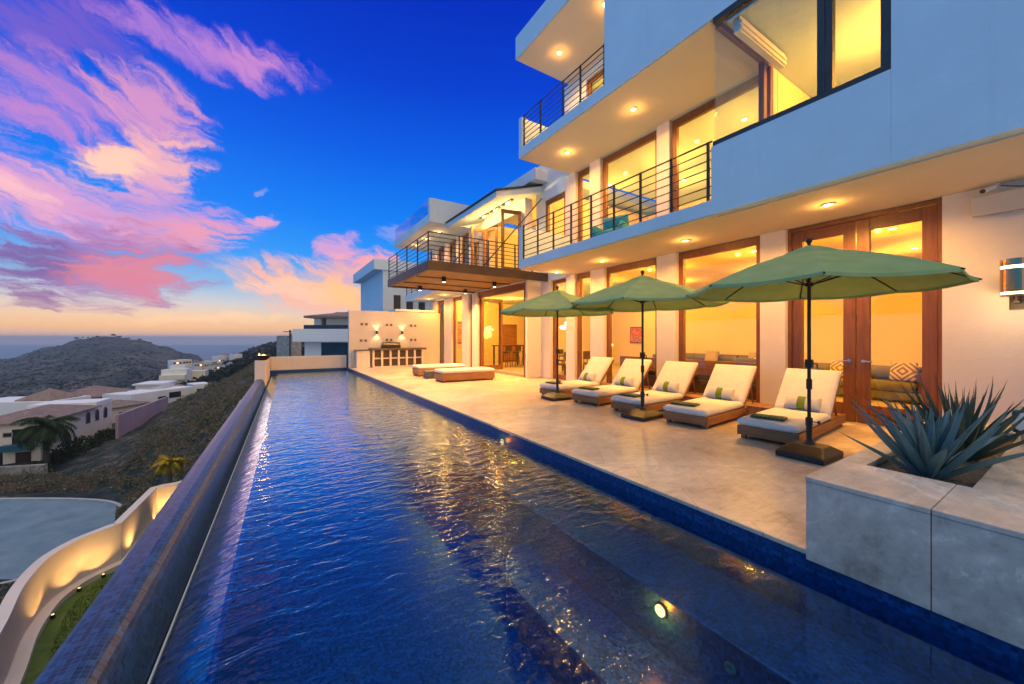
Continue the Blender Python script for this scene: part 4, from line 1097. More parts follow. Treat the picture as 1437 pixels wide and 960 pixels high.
# ================================================================ LAND
def Zv(v, d): return CH-(v-HV)/FPX*d
PROF = {   # bearing column: (depth, height) down the hillside, out to the sea
 -420: [(2,-7.5),(10,-8.5),(20,-12),(26,-14),(38,-14),(55,-18),(90,-22),(160,-34),(350,-60),(700,-60),(900,-70),(1600,-120),(2600,-165)],
 0:    [(2,-7.2),(10,-8.0),(18,-12),(24,-14),(37,-14),(50,-17.4),(70,-18),(110,-24),(200,-38),(350,-56),(650,-52),(900,Zv(505,900)),(1200,-90),(1700,-140),(2600,-165)],
 75:   [(2,-7.2),(10,-8.0),(18,-12),(24,-14),(37,-14),(50,-17.4),(70,-17.8),(100,-20),(200,-38),(350,-54),(620,-40),(900,Zv(486,900)),(1200,-70),(1700,-140),(2600,-165)],
 112:  [(2,-7.2),(10,-8.0),(18,-12),(24,-14.1),(37,-14.1),(50,-17),(70,-17.8),(100,-20),(200,-38),(350,-54),(620,-33),(900,Zv(475.5,900)),(1200,-60),(1700,-140),(2600,-165)],
 150:  [(2,-7.2),(10,-7.8),(18,-11.5),(24,-14),(37.5,-14.05),(50,-16),(72,-17.6),(100,-19),(200,-38),(350,-53),(620,-30),(900,Zv(473.5,900)),(1200,-60),(1700,-140),(2600,-165)],
 195:  [(2,-7.0),(10,-7.6),(18,-10),(27,-13.2),(37,-13.6),(48,-14.2),(72,-16.6),(100,-18.6),(200,-36),(350,-50),(620,-33),(900,Zv(476.5,900)),(1200,-60),(1700,-140),(2600,-165)],
 230:  [(2,-7.0),(10,-7.0),(18,-8),(30,-9),(60,-12.8),(100,-17),(200,-26),(350,-41),(600,-45),(900,Zv(486,900)),(1200,-75),(1700,-140),(2600,-165)],
 265:  [(2,-7.0),(10,-6.5),(18,-7),(30,-8),(60,-11.2),(100,-15),(200,-23),(350,-35),(600,-43),(900,Zv(495.5,900)),(1200,-90),(1700,-140),(2600,-165)],
 300:  [(2,-7.0),(10,-6),(18,-6),(35,-6.2),(60,-8.2),(100,-11.5),(200,-20),(350,-29),(600,-38),(900,-62),(1200,-100),(1700,-140),(2600,-165)],
 335:  [(2,-7.0),(10,-6),(18,-5.5),(35,-4.8),(60,-6.2),(100,-8.8),(200,-15),(350,-20),(520,Zv(494,520)),(900,-62),(1200,-100),(1700,-140),(2600,-165)],
 355:  [(2,-7.0),(10,-6),(18,-5.5),(35,-4.6),(60,-5.6),(100,-7.6),(200,-12),(350,-14),(520,Zv(486,520)),(900,-60),(1200,-100),(1700,-140),(2600,-165)],
 382:  [(2,-7.0),(10,-6),(18,-5.5),(35,-4.5),(60,-5.2),(100,-7),(200,-9),(350,-7),(520,Zv(478.5,520)),(900,-40),(1200,-90),(1700,-140),(2600,-165)],
 420:  [(2,-7.0),(10,-6),(18,-5.5),(35,-4.5),(60,-5),(100,-6),(200,-6),(350,-1),(520,Zv(470,520)),(900,-20),(1200,-80),(1700,-140),(2600,-165)],
 520:  [(2,-7.0),(10,-6),(18,-5.5),(35,-4.5),(60,-4),(100,-3),(200,2),(350,6),(520,Zv(464,520)),(900,-10),(1200,-80),(1700,-140),(2600,-165)],
 1500: [(2,-7.0),(10,-6),(18,-5.5),(35,-4.5),(60,-4),(100,-3),(200,2),(350,6),(520,9),(900,-10),(1200,-80),(1700,-140),(2600,-165)],
}
PU = sorted(PROF); LD = {u: (np.log([p[0] for p in PROF[u]]), np.array([p[1] for p in PROF[u]])) for u in PU}
def zt(u, d, rough=True):
    u_ = min(max(u, PU[0]), PU[-1]); i = max(0, min(len(PU)-2, int(np.searchsorted(PU, u_))-1))
    a, b = PU[i], PU[i+1]; t = (u_-a)/(b-a); t = t*t*(3-2*t); l = math.log(d)
    z = (1-t)*np.interp(l, *LD[a]) + t*np.interp(l, *LD[b])
    if rough:
        x, y = ud(u, d); k = .012*min(d, 500)
        flat = 1.0
        if u < 190 and 21 < d < 39: flat = .05
        if d < 22: k = min(k, .2)
        z += flat*k*(mnoise.fractal((x*2.2/d*4, y*2.2/d*4, d*.004), 1.0, 2.1, 4)*.5) + flat*min(1,d/60)*.5*mnoise.noise((x*.12, y*.12, 5))
        if 120 < d < 1400: z += 3.0*mnoise.fractal((x*.012, y*.012, 1), .9, 2.1, 5)*min(1,(d-120)/300)*(1 if u < 300 else .3)
    return float(z)
us = np.concatenate([np.linspace(-420,0,26)[:-1], np.linspace(0,430,130)[:-1], np.linspace(430,1500,40)])
ds = np.exp(np.linspace(math.log(2), math.log(2600), 190))
t = MB(); vs = []
for d_ in ds:
    for u in us:
        x, y = ud(u, d_); vs.append((x, y, zt(u, d_)))
nu = len(us)
t.add(vs, [(i*nu+j, i*nu+j+1, (i+1)*nu+j+1, (i+1)*nu+j) for i in range(len(ds)-1) for j in range(nu-1)])
def hillmat():
    m, nt, ns, ln = newmat('dry_scrub_ground')
    p = N(nt, 'ShaderNodeBsdfPrincipled'); p.inputs['Roughness'].default_value = .95; p.inputs['Specular IOR Level'].default_value = .1
    v = coords(nt, world=True)
    a = noise_out(nt, v, .02, 8, .65); b = noise_out(nt, v, .35, 6, .7); c = noise_out(nt, v, 2.2, 5, .7)
    f = mathn(nt, 'ADD', mathn(nt, 'MULTIPLY', a, .3), mathn(nt, 'ADD', mathn(nt, 'MULTIPLY', b, .4), mathn(nt, 'MULTIPLY', c, .3)))
    cc = ramp(nt, f, [(.36,(.011,.023,.023)),(.46,(.024,.038,.034)),(.525,(.075,.072,.057)),(.6,(.3,.24,.17))])
    ln.new(cc, p.inputs['Base Color']); ln.new(bump(nt, c, .6, .15), p.inputs['Normal']); out(nt, p.outputs[0]); return m
M['hill'] = hillmat()
tag(t.build('terrain', M['hill'], smooth=True), kind='structure')
# sea
s = MB(); dF = 8200; zs = Zv(484, dF)
a, b = ud(-2500, dF), ud(3500, dF); c, d_ = ud(3500, 800), ud(-2500, 800)
s.add([(a[0],a[1],zs),(b[0],b[1],zs),(c[0],c[1],zs),(d_[0],d_[1],zs)], [(0,3,2,1)])
sm, nt, ns, ln = newmat('sea_water'); p = N(nt, 'ShaderNodeBsdfPrincipled')
p.inputs['Roughness'].default_value = .6; p.inputs['Base Color'].default_value = (.08,.17,.24,1); p.inputs['Specular IOR Level'].default_value = .25
ln.new(bump(nt, noise_out(nt, coords(nt, (.02,.05,1), world=True), 1, 5), .25, 2.0), p.inputs['Normal']); out(nt, p.outputs[0])
tag(s.build('sea', sm), kind='structure')
# cul-de-sac
def disc_on(u, v, z): return at_z(u, v, z)
ZR = -13.93
outl = [(-160,700),(-40,702),(40,701.5),(100,702),(146,705),(168,713),(168,728),(156,748),(130,772),(92,792),(48,808),(0,820),(-60,830),(-160,850)]
P_ = [disc_on(u, v, ZR) for u, v in outl]
# smooth the outline
sm_ = []
for i in range(len(P_)-1):
    p0 = P_[max(0,i-1)]; p1 = P_[i]; p2 = P_[i+1]; p3 = P_[min(len(P_)-1,i+2)]
    for k in range(5):
        tt = k/5; sm_.append(.5*((2*p1)+(-p0+p2)*tt+(2*p0-5*p1+4*p2-p3)*tt*tt+(-p0+3*p1-3*p2+p3)*tt**3))
sm_.append(P_[-1])
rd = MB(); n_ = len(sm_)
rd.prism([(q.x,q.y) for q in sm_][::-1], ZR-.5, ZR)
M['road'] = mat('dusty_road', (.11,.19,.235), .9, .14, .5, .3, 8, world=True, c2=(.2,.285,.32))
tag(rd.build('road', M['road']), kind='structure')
kb = MB()
for i in range(n_-1):
    if i < 4 or i > n_-10: continue
    p, q = sm_[i], sm_[i+1]; dv = Vector((q.x-p.x,q.y-p.y,0)).normalized(); nn = Vector((dv.y,-dv.x,0))*-.25
    A = [p,q,q+nn,p+nn]; kb.hexa([(c.x,c.y,ZR-.2) for c in A],[(c.x,c.y,ZR+.12) for c in A])
ko = kb.build('kerb', mat('pale_kerb', (.42,.42,.4), .9, .1, 2)); tag(ko, kind='structure')

# garden: lawn and the curved wall
ZG = -3.2
basepts = [(-130,1330),(-60,1140),(-22,1030),(10,957),(33,900),(67,853),(107,823),(140,806),(170,792)]
BP = [at_z(u, v, ZG) for u, v in basepts]
topc = [at_z(u, v, ZG+.82) for u, v in ((167,750),(220,685),(248,680),(262,676))]
BP += [Vector((q.x,q.y,ZG)) for q in topc[1:]]
cr = []
for i in range(len(BP)-1):
    p0 = BP[max(0,i-1)]; p1 = BP[i]; p2 = BP[i+1]; p3 = BP[min(len(BP)-1,i+2)]
    if i >= 8: cr += [p1.lerp(p2, k/5) for k in range(5)]; continue
    if i == 7: p3 = p2 + (p2-p1)
    for k in range(6):
        tt = k/6; cr.append(.5*((2*p1)+(-p0+p2)*tt+(2*p0-5*p1+4*p2-p3)*tt*tt+(-p0+3*p1-3*p2+p3)*tt**3))
cr.append(BP[-1])
def ribbon(pts, off0, off1, z0, z1):
    m = MB(); L_ = []
    for i, p in enumerate(pts):
        a = pts[max(0,i-1)]; b = pts[min(len(pts)-1,i+1)]; dv = Vector((b.x-a.x,b.y-a.y,0)).normalized(); nn = Vector((-dv.y,dv.x,0))
        L_.append((p+nn*off0, p+nn*off1))
    vs = []
    for a, b in L_: vs += [(a.x,a.y,z0),(b.x,b.y,z0),(b.x,b.y,z1),(a.x,a.y,z1)]
    fs = []
    for i in range(len(pts)-1):
        o = i*4
        for q in range(4): fs.append((o+q,o+(q+1)%4,o+4+(q+1)%4,o+4+q))
    e = (len(pts)-1)*4; fs += [(3,2,1,0),(e,e+1,e+2,e+3)]
    m.add(vs, fs); return m
gwb = tuple(cr[len(cr)//2])
gw = ribbon(cr, 0, .11, -9.5, ZG+.8).build('garden_wall', M['stucco_warm'], None, gwb); tag(gw, 'curving low garden wall washed by warm ground lights below the pool', 'wall')
ribbon(cr, -.012, .13, ZG+.802, ZG+.85).build('wall_cap', M['stucco_warm'], gw, gwb)
ribbon(cr, -.16, -.002, -4.2, ZG+.09).build('lawn_edging', M['stucco_warm'], gw, gwb)
lawn = MB(); pts = [(p.x,p.y) for p in cr] + [(-.9,16.0),(-1.15,4.0),(-1.3,-2)]
lawn.prism(pts[::-1] if False else pts, ZG-.9, ZG)
M['lawn'] = mat('lawn_soil', (.05,.09,.012), .95, .35, 6, .6, 80, c2=(.09,.15,.022), world=True)
tag(lawn.build('lawn', M['lawn']), kind='structure')
gb_ = MB()
def inside(x, y, poly):
    c = False; j = len(poly)-1
    for i in range(len(poly)):
        if (poly[i][1] > y) != (poly[j][1] > y) and x < (poly[j][0]-poly[i][0])*(y-poly[i][1])/(poly[j][1]-poly[i][1])+poly[i][0]: c = not c
        j = i
    return c
ins = [(p.x,p.y) for p in [q+Vector((.35,0,0)) for q in cr]] + [(-.9,16.0),(-1.15,4.0),(-1.3,-2)]
cnt = 0
while cnt < 16000:
    x, y = rng.uniform(-5,-1), rng.uniform(6.0,14.5)
    if not inside(x, y, ins): continue
    cnt += 1
    a = rng.uniform(0,2*PI); h = rng.uniform(.025,.055); w_ = .007
    lx, ly = rng.uniform(-.02,.02,2)
    gb_.add([(x-w_*math.cos(a),y-w_*math.sin(a),ZG-.002),(x+w_*math.cos(a),y+w_*math.sin(a),ZG-.002),(x+lx,y+ly,ZG+h)], [(0,1,2)])
tag(gb_.build('grass', mat('grass_blades', (.06,.12,.015), .8, .4, 3, c2=(.12,.2,.03), world=True)), 'short green lawn inside the curved garden wall', 'grass', kind='stuff')
# ground spotlights along that wall
def along(i): 
    p = cr[i]; q = cr[min(i+1,len(cr)-1)]; dv = (q-p).normalized(); return p, Vector((-dv.y,dv.x,0))
gl_ = [(27,'nearest the viewer on the garden wall'),(34,'second along the curving garden wall'),(41,'on the bend of the garden wall'),(49,'just past the garden wall corner'),(53,'by the straight stretch of garden wall'),(57,'near the golden lit shrub end of the garden wall')]
for i, lab in gl_:
    p, nn = along(min(i, len(cr)-2)); q = p - nn*.19
    o = MB().cyl((q.x,q.y,ZG),(q.x,q.y,ZG+.06),.03,n=10).build('ground_light', M['iron'], None, tuple(q)); tag(o, 'small ground spotlight '+lab, 'garden light', 'ground lights on the garden wall')
    MB().cyl((q.x,q.y,ZG+.061),(q.x,q.y,ZG+.066),.018,n=10).build('lens', M['lamp_dim'], o, tuple(q))
    pointlamp('ground_light_beam', (q.x,q.y,ZG+.10), 20, (1,.55,.15), .02, 125, (nn.x*.25,nn.y*.25,1), 1.0)

# ---------------------------------------------------------------- vegetation
def clump(b, c, rx, rz, n, sz, r_):
    for _ in range(n):
        d = r_.normal(size=3); d /= np.linalg.norm(d); rr = r_.uniform(.45,1)**.6
        p = Vector((c[0]+d[0]*rx*rr, c[1]+d[1]*rx*rr, c[2]+abs(d[2])*rz*rr*1.0))
        a = Vector(r_.normal(size=3)).normalized(); e = a.orthogonal().normalized(); s_ = sz*r_.uniform(.5,1.3)
        b.add([p-a*s_, p+e*s_*.55, p+a*s_, p-e*s_*.35], [(0,1,2,3)])
def leafmat(name, stops, scale=.5):
    m, nt, ns, ln = newmat(name)
    d = N(nt, 'ShaderNodeBsdfDiffuse'); t_ = N(nt, 'ShaderNodeBsdfTranslucent')
    v = coords(nt, world=True); n = noise_out(nt, v, scale, 5, .75); n2 = noise_out(nt, v, scale*14, 3, .7)
    f = mathn(nt, 'ADD', mathn(nt, 'MULTIPLY', n, .65), mathn(nt, 'MULTIPLY', n2, .35))
    c = ramp(nt, f, stops); ln.new(c, d.inputs[0]); ln.new(c, t_.inputs[0])
    mx = N(nt, 'ShaderNodeMixShader'); mx.inputs[0].default_value = .2; ln.new(d.outputs[0], mx.inputs[1]); ln.new(t_.outputs[0], mx.inputs[2])
    out(nt, mx.outputs[0]); return m
M['scrub'] = leafmat('scrub_leaves', [(.36,(.025,.045,.03)),(.44,(.06,.085,.05)),(.5,(.19,.17,.11)),(.55,(.12,.085,.072)),(.6,(.22,.17,.11)),(.66,(.4,.33,.2))], .3)
b = MB(); r_ = np.random.default_rng(21); k = 0
while k < 1450:
    u = r_.uniform(-60, 368); d = math.exp(r_.uniform(math.log(15), math.log(150)))
    v = HV+(CH-zt(u,d))/FPX*d*0
    if u < 172 and 20 < d < 38.5: continue
    if u < 190 and 50 < d < 120: continue
    if 155 < u < 245 and 66 < d < 130: continue
    x, y = ud(u, d)
    if x > XI(y)-.7 and y < 22: continue
    if u < 60 and d < 14: continue
    s_ = r_.choice([.3,.45,.7,1.1,1.6],p=[.26,.26,.24,.16,.08])*(1.25 if d > 45 else .8)
    clump(b, (x,y,zt(u,d)-.1), s_, s_*r_.uniform(.6,1.1), int((40+40*(d<50))*(1+s_)), .075+.0016*d*.7, r_); k += 1
sc = b.build('scrub', M['scrub']); tag(sc, 'dry brown and green scrub covering the slope below the pool', 'bushes', kind='stuff')
M['farscrub'] = leafmat('far_scrub', [(.35,(.008,.017,.015)),(.5,(.022,.034,.026)),(.65,(.07,.065,.045))], .03)
b = MB(); k = 0
while k < 7000:
    u = r_.uniform(-120, 425); d = math.exp(r_.uniform(math.log(150), math.log(930)))
    if u > 330 and d > 540: continue
    x, y = ud(u, d); s_ = r_.uniform(.8,2.6)
    clump(b, (x,y,zt(u,d)-.3), s_, s_*.8, 9, s_*.55, r_); k += 1
tag(b.build('far_scrub', M['farscrub']), 'dark scrub dotted over the far hillsides', 'bushes', kind='stuff')

M['bark'] = mat('grey_bark', (.09,.065,.045), .9, .3, 8, .5, 30)
M['treeleaf'] = leafmat('tree_leaves', [(.35,(.012,.022,.012)),(.6,(.04,.055,.025))], .3)
def tree(loc, h, w, label, group, seed, n=160, sz=.5):
    r2 = np.random.default_rng(seed); o = empty('tree', loc, 0, label, 'tree', group)
    t_ = MB(); x, y, z = loc
    t_.cyl((x,y,z-.4),(x+.1*w,y,z+h*.55), .05*h, .025*h, 7)
    for k in range(4):
        a = r2.uniform(0,2*PI); t_.cyl((x+.05*w,y,z+h*.4),(x+w*.3*math.cos(a),y+w*.3*math.sin(a),z+h*.75), .02*h, .01*h, 5)
    t_.build('trunk', M['bark'], o, loc)
    c = MB()
    for k in range(6):
        a = r2.uniform(0,2*PI); rr = r2.uniform(0,.32)*w
        clump(c, (x+rr*math.cos(a), y+rr*math.sin(a), z+h*r2.uniform(.5,.75)), w*.26, h*.26, n//6, sz*.5, r2)
    c.build('crown', M['treeleaf'], o, loc); return o
names = ['flat topped tree at the very top of the far hill','small bushy tree on the far hill crest left of the summit house','round tree beside the white summit house','tree on the crest just past the summit house','wide tree on the far hill skyline, tallest of the crest','low tree on the descending skyline of the far hill','small lone tree lower on the skyline of the far hill','lowest tree on the right shoulder of the far hill']
for i, ((u, h, w), lab) in enumerate(zip(((160,14,18),(82,7,12),(107,11,11),(136,8,12),(166,10,16),(178,8,15),(196,8,10),(211,7,9)), names)):
    d = 890; x, y = ud(u, d); tree((x,y,zt(u,d)-2.2), h*.75, w*.8, lab, 'trees along the hill crest', 40+i, 130, 2.4)
for i, (u, d, h, w, lab) in enumerate(((316,300,6,6,'dark tree among the valley houses, beside the sea gap'),(302,360,7,6,'tall thin tree between the valley houses and sea'),(345,330,6,7,'round dark tree behind the fire bowl ridge'),(270,280,5,8,'low tree in front of the pale valley houses'),(330,250,5,7,'bushy tree on the slope below the ridge houses'))):
    x, y = ud(u, d); tree((x,y,zt(u,d)-.3), h, w, lab, 'trees around the valley houses', 70+i, 150, 1.2)
# palm by the villa
def palm(name, loc, h, L, n, m, label, seed, trunk_r=.35, cat='palm tree', dead=True):
    r2 = np.random.default_rng(seed); o = empty(name, loc, 0, label, cat); x, y, z = loc
    t_ = MB(); 
    for k in range(8): t_.cyl((x,y,z-.3+(h+.3)*k/8),(x,y,z-.3+(h+.3)*(k+1)/8), trunk_r*(1.15-.3*k/8), trunk_r*(1.0-.3*k/8), 9)
    t_.build('trunk', M['bark'], o, loc)
    c = MB()
    for k in range(n):
        az = k*2.4+r2.uniform(-.2,.2); e = R(r2.uniform(0,84)); pos = Vector((x,y,z+h)); H = Vector((math.cos(az),math.sin(az),0)); S = Vector((-math.sin(az),math.cos(az),0))
        ns_ = 22; l_ = L*r2.uniform(.8,1.1)
        for i in range(ns_):
            dv = H*math.cos(e)+Vector((0,0,1))*math.sin(e); nx_ = pos+dv*l_/ns_
            c.cyl(pos, nx_, .005*L, n=3, caps=False)
            ll = l_*.26*math.sin(PI*min(1,.12+.85*i/ns_))
            for s_ in (1,-1):
                for q in (0,.5):
                    bp = pos.lerp(nx_, q); tp = bp+S*s_*ll*.8+dv*ll*.6-Vector((0,0,ll*r2.uniform(.3,.9)))
                    w_ = dv*(.015*L); c.add([bp-w_, bp+w_, tp], [(0,1,2)])
            pos = nx_; e -= R(r2.uniform(3.5,7.5))
    c.build('fronds', m, o, loc); return o
M['palm'] = leafmat('palm_fronds', [(.35,(.018,.035,.018)),(.65,(.06,.085,.04))], .8)
px2 = ud(65, 55.5)
palm('palm_tree', (px2[0],px2[1],-17.4), 5.6, 4.3, 46, M['palm'], 'feathery palm tree before the cream hillside villa', 5)
M['frond_lit'] = leafmat('lamplit_fronds', [(.35,(.12,.11,.02)),(.65,(.3,.23,.04))], 1.5)  # golden lamplight is put into the frond colour
q = at(241, 676, 14.3)
gp_ = palm('palm_shrub', (q.x-.15,q.y+.5,-3.9), .45, .66, 40, M['frond_lit'], 'golden lit palm shrub at the end of the curved garden wall', 9, .08, 'shrub')
pointlamp('shrub_light', (q.x-.35,q.y+.0,-2.75), 22, (1,.6,.18), .05)
for i, (u, d, s_, lab) in enumerate(((55,53,1.5,'dark rounded shrub under the palm of the cream villa'),(98,60,2.4,'big dark bush against the cream villa wall'),(120,64,2.2,'dark bush below the arched villa windows'),(150,70,2.0,'dark bush at the far end of the cream villa'),(84,58,1.8,'dark bush between the palm and the big bush'))):
    x, y = ud(u, d); z = zt(u, d)-.2; bb2 = MB(); clump(bb2, (x,y,z), s_, s_*1.1, 420, .3, r_)
    tag(bb2.build('shrub', M['treeleaf'], None, (x,y,z)), lab, 'shrub', 'dark shrubs round the cream villa')

# ---------------------------------------------------------------- houses of the neighbourhood
M['cream'] = mat('cream_render', (.78,.7,.56), .9, .08, .3, .2, 8)
M['whiter'] = mat('white_render', (.8,.79,.76), .9, .06, .3)
M['pinkw'] = mat('mauve_render', (.42,.3,.33), .9, .1, .4)
M['stone'] = mat('grey_stone_wall', (.32,.3,.27), .9, .35, 1.6, .6, 4)
def tilemat():
    m, nt, ns, ln = newmat('clay_roof_tiles')
    p = N(nt, 'ShaderNodeBsdfPrincipled'); p.inputs['Roughness'].default_value = .85
    w_ = N(nt, 'ShaderNodeTexWave'); w_.inputs['Scale'].default_value = 1.6; w_.inputs['Distortion'].default_value = .6
    ln.new(coords(nt, world=True), w_.inputs[0])
    n = noise_out(nt, coords(nt, world=True), 1.1, 5, .7)
    ln.new(ramp(nt, n, [(.3,(.2,.13,.1)),(.7,(.36,.25,.2))]), p.inputs['Base Color']); ln.new(bump(nt, w_.outputs[0], .6, .1), p.inputs['Normal'])
    out(nt, p.outputs[0]); return m
M['tiles'] = tilemat()
M['darkglass'] = mat('dark_window', (.02,.025,.03), .15, .2, 1)
def frontage(u0, d0, u1, d1):
    a = Vector((*ud(u0,d0),0)); b = Vector((*ud(u1,d1),0)); t_ = (b-a); L_ = t_.length; t_ = t_/L_; n_ = Vector((-t_.y,t_.x,0))
    if n_.dot(a+b) < 0: n_ = -n_
    return a, t_, n_, L_
class House:
    def __init__(s, label, u0, d0, u1, d1, z0, z1, back, m, roof=None, over=.5, cat='house', name='house', group=None):
        s.a, s.t, s.n, s.L = frontage(u0,d0,u1,d1); s.z0, s.z1, s.back = z0, z1, back
        s.loc = (s.a.x, s.a.y, z0); s.o = empty(name, s.loc, 0, label, cat, group)
        s.vol(0, s.L, 0, back, z0-3, z1, 'wall', m)
        if roof is not None: s.hip(-over, s.L+over, -over, back+over, z1, roof)
    def P(s, a, b, z): q = s.a+s.t*a+s.n*b; return (q.x,q.y,z)
    def vol(s, a0, a1, b0, b1, z0, z1, name, m, parent=None):
        f = MB(); q = [(a0,b0),(a1,b0),(a1,b1),(a0,b1)]
        f.hexa([s.P(x,y,z0) for x,y in q],[s.P(x,y,z1) for x,y in q]); return f.build(name, m, parent or s.o, s.loc)
    def hip(s, a0, a1, b0, b1, z, h, m=None, name='roof'):
        f = MB(); w = min(a1-a0, b1-b0)/2
        e = [s.P(a0,b0,z),s.P(a1,b0,z),s.P(a1,b1,z),s.P(a0,b1,z)]
        e2 = [(x,y,zz+.22) for x,y,zz in e]
        if a1-a0 > b1-b0: r0, r1 = s.P(a0+w,(b0+b1)/2,z+.22+h), s.P(a1-w,(b0+b1)/2,z+.22+h); tf = [(4,5,9,8),(6,7,8,9),(5,6,9),(7,4,8)]
        else: r0, r1 = s.P((a0+a1)/2,b0+w,z+.22+h), s.P((a0+a1)/2,b1-w,z+.22+h); tf = [(4,5,8),(5,6,9,8),(6,7,9),(7,4,8,9)]
        f.add(e+e2+[r0,r1], [(0,3,2,1),(0,1,5,4),(1,2,6,5),(2,3,7,6),(3,0,4,7)]+tf)
        return f.build(name, m or M['tiles'], s.o, s.loc)
    def win(s, a, w, z, h, arch=False, name='window', m=None, lit=None):
        f = MB()
        q = [(a-w/2-.12,-.06),(a+w/2+.12,-.06),(a+w/2+.12,.0),(a-w/2-.12,.0)]
        f.hexa([s.P(x,y,z-.12) for x,y in q],[s.P(x,y,z+h+.12) for x,y in q])
        if arch:
            vs = []; k = 10
            for dy in (-.06,0):
                vs += [s.P(a-(w/2+.12)*math.cos(PI*i/k),dy,z+h+.12+(w/2+.12)*math.sin(PI*i/k)) for i in range(k+1)]
            f.add(vs, [tuple(range(k+1)), tuple(range(2*k+1,k,-1))]+[(i,k+1+i,k+2+i,i+1) for i in range(k)])
        fo = f.build(name, m or M['stone'], s.o, s.loc)
        g = MB(); q = [(a-w/2,-.09),(a+w/2,-.09),(a+w/2,-.065),(a-w/2,-.065)]
        g.hexa([s.P(x,y,z) for x,y in q],[s.P(x,y,z+h) for x,y in q])
        if arch:
            vs = []; k = 10
            for dy in (-.09,-.065): vs += [s.P(a-(w/2)*math.cos(PI*i/k),dy,z+h+.001+(w/2)*math.sin(PI*i/k)) for i in range(k+1)]
            g.add(vs, [tuple(range(k+1)), tuple(range(2*k+1,k,-1))]+[(i,k+1+i,k+2+i,i+1) for i in range(k)])
        g.build('pane', lit or M['darkglass'], fo, s.loc)
M['lit'] = emis('lit_window', (1,.62,.28), 2.2)
# the cream villa on the slope
h = House('cream hillside villa with tiled roof, arched windows and a teal balcony', 57, 58, 157, 76, -18, -11.55, 9, M['cream'])
h.hip(-.8, h.L*.72, -.9, 8.5, -11.548, 1.3)
h.vol(h.L*.73, h.L, -.02, 9.02, -11.548, -10.7, 'parapet', M['whiter'])
for f_ in (.60,.74,.88): h.win(h.L*f_, 1.1, -14.1, 1.3, True)
for f_ in (.3,.42): h.win(h.L*f_, .8, -17.0, 1.2)
a2 = House.__new__(House); a2.a, a2.t, a2.n, a2.L = frontage(-68, 54.3, 56.6, 57.99); a2.o = h.o; a2.loc = h.loc
lu = lambda u: (u+68)/124.6*a2.L
a2.vol(lu(15),lu(47),-.03,.02,-14.9,-12.4,'recess_shade',M['darkglass']); a2.vol(lu(20),lu(43),-.04,.02,-17.8,-15.9,'door',M['darkwood'])  # dark panel behind the balcony stands in for the shaded recess
a2.vol(lu(4),lu(49),-1.1,-.05,-15.5,-14.6,'balcony',M['teal'])
a2.vol(lu(-40),lu(-8),-.03,.02,-15.2,-12.6,'window',M['darkglass']); a2.vol(lu(-40),lu(2),-.03,.02,-17.8,-15.7,'window',M['darkglass'])
a2.win(lu(9), .8, -13.4, .5)
# houses behind it
h = House('long low cream house with clay roof behind the arched villa', 80, 92, 184, 100, -18, Zv(561,92), 9, M['cream'], 1.7, .9)
for k in range(5): h.win(h.L*(.6+.075*k), .8, Zv(557,97)-1.0, .9)
h = House('small square cream tower with a clay cap among the roofs', 107, 106, 131, 106, -18, Zv(548.5,106), 5, M['cream'], 1.0, .5, 'tower', 'roof_tower')
for k in (.25,.5,.75): h.win(h.L*k, .5, Zv(553,106)-.3, .5)
h = House('white flat roofed house with a thin slab roof beyond the clay roofs', 190, 112, 226, 114, -20, Zv(541,112), 8, M['whiter']); h.vol(-.5,h.L+.5,-.6,8.5,Zv(541,112)+.002,Zv(541,112)+.45,'roof',M['whiter'])
h = House('cream house with low clay roof and long eave above the mauve wall', 150, 84, 206, 92, -18, Zv(572,86), 7, M['cream'], 1.1, .7); h.win(h.L*.4, 1.8, Zv(582,88), .8); h.win(h.L*.75, 1.4, Zv(580,88), .7)
h = House('white block with a dark garage opening at its corner', 184, 95, 234, 104, -19, Zv(553,96), 8, M['whiter']); h.vol(h.L*.74,h.L*.985,-.06,.02,Zv(572,103),Zv(556,103),'garage_door',M['darkglass'])
h = House('cream house with a clay hip roof beside the white flat roof', 226, 120, 251, 122, -22, Zv(547,120), 7, M['cream'], 1.2, .5)
h = House('long white flat roofed bungalow with a dark carport', 233, 112, 273, 120, -22, Zv(546,114), 8, M['whiter']); h.vol(h.L*.1,h.L*.5,-.06,.02,Zv(558,114),Zv(550,114),'carport',M['darkglass'])
h = House('pale box house at the end of the row with a glowing wall lamp', 272, 128, 297, 132, -22, Zv(540,128), 8, M['whiter']); h.win(h.L*.3, 1.2, Zv(550,129), 1.0); h.vol(h.L*.96,h.L*.99,-.3,-.02,Zv(546.5,131),Zv(545,131),'lamp',M['lit'])
h = House('white domed house with a thatched gazebo behind the cream villa', -60, 80, 70, 82, -18, Zv(566,80), 9, M['whiter'])
h.hip(h.L*.55,h.L*.95,1,8,Zv(566,80)+.002,2.2)
w_ = House('mauve boundary wall stepping along the slope before the houses', 166, 70, 236, 92, -19, Zv(581,71), .4, M['pinkw'], None, cat='wall', name='boundary_wall')
w_ = House('pale stone retaining wall at the foot of the cream villa', -60, 50, 61, 52, -19.5, Zv(656,51), .6, M['stone'], None, cat='wall', name='retaining_wall')
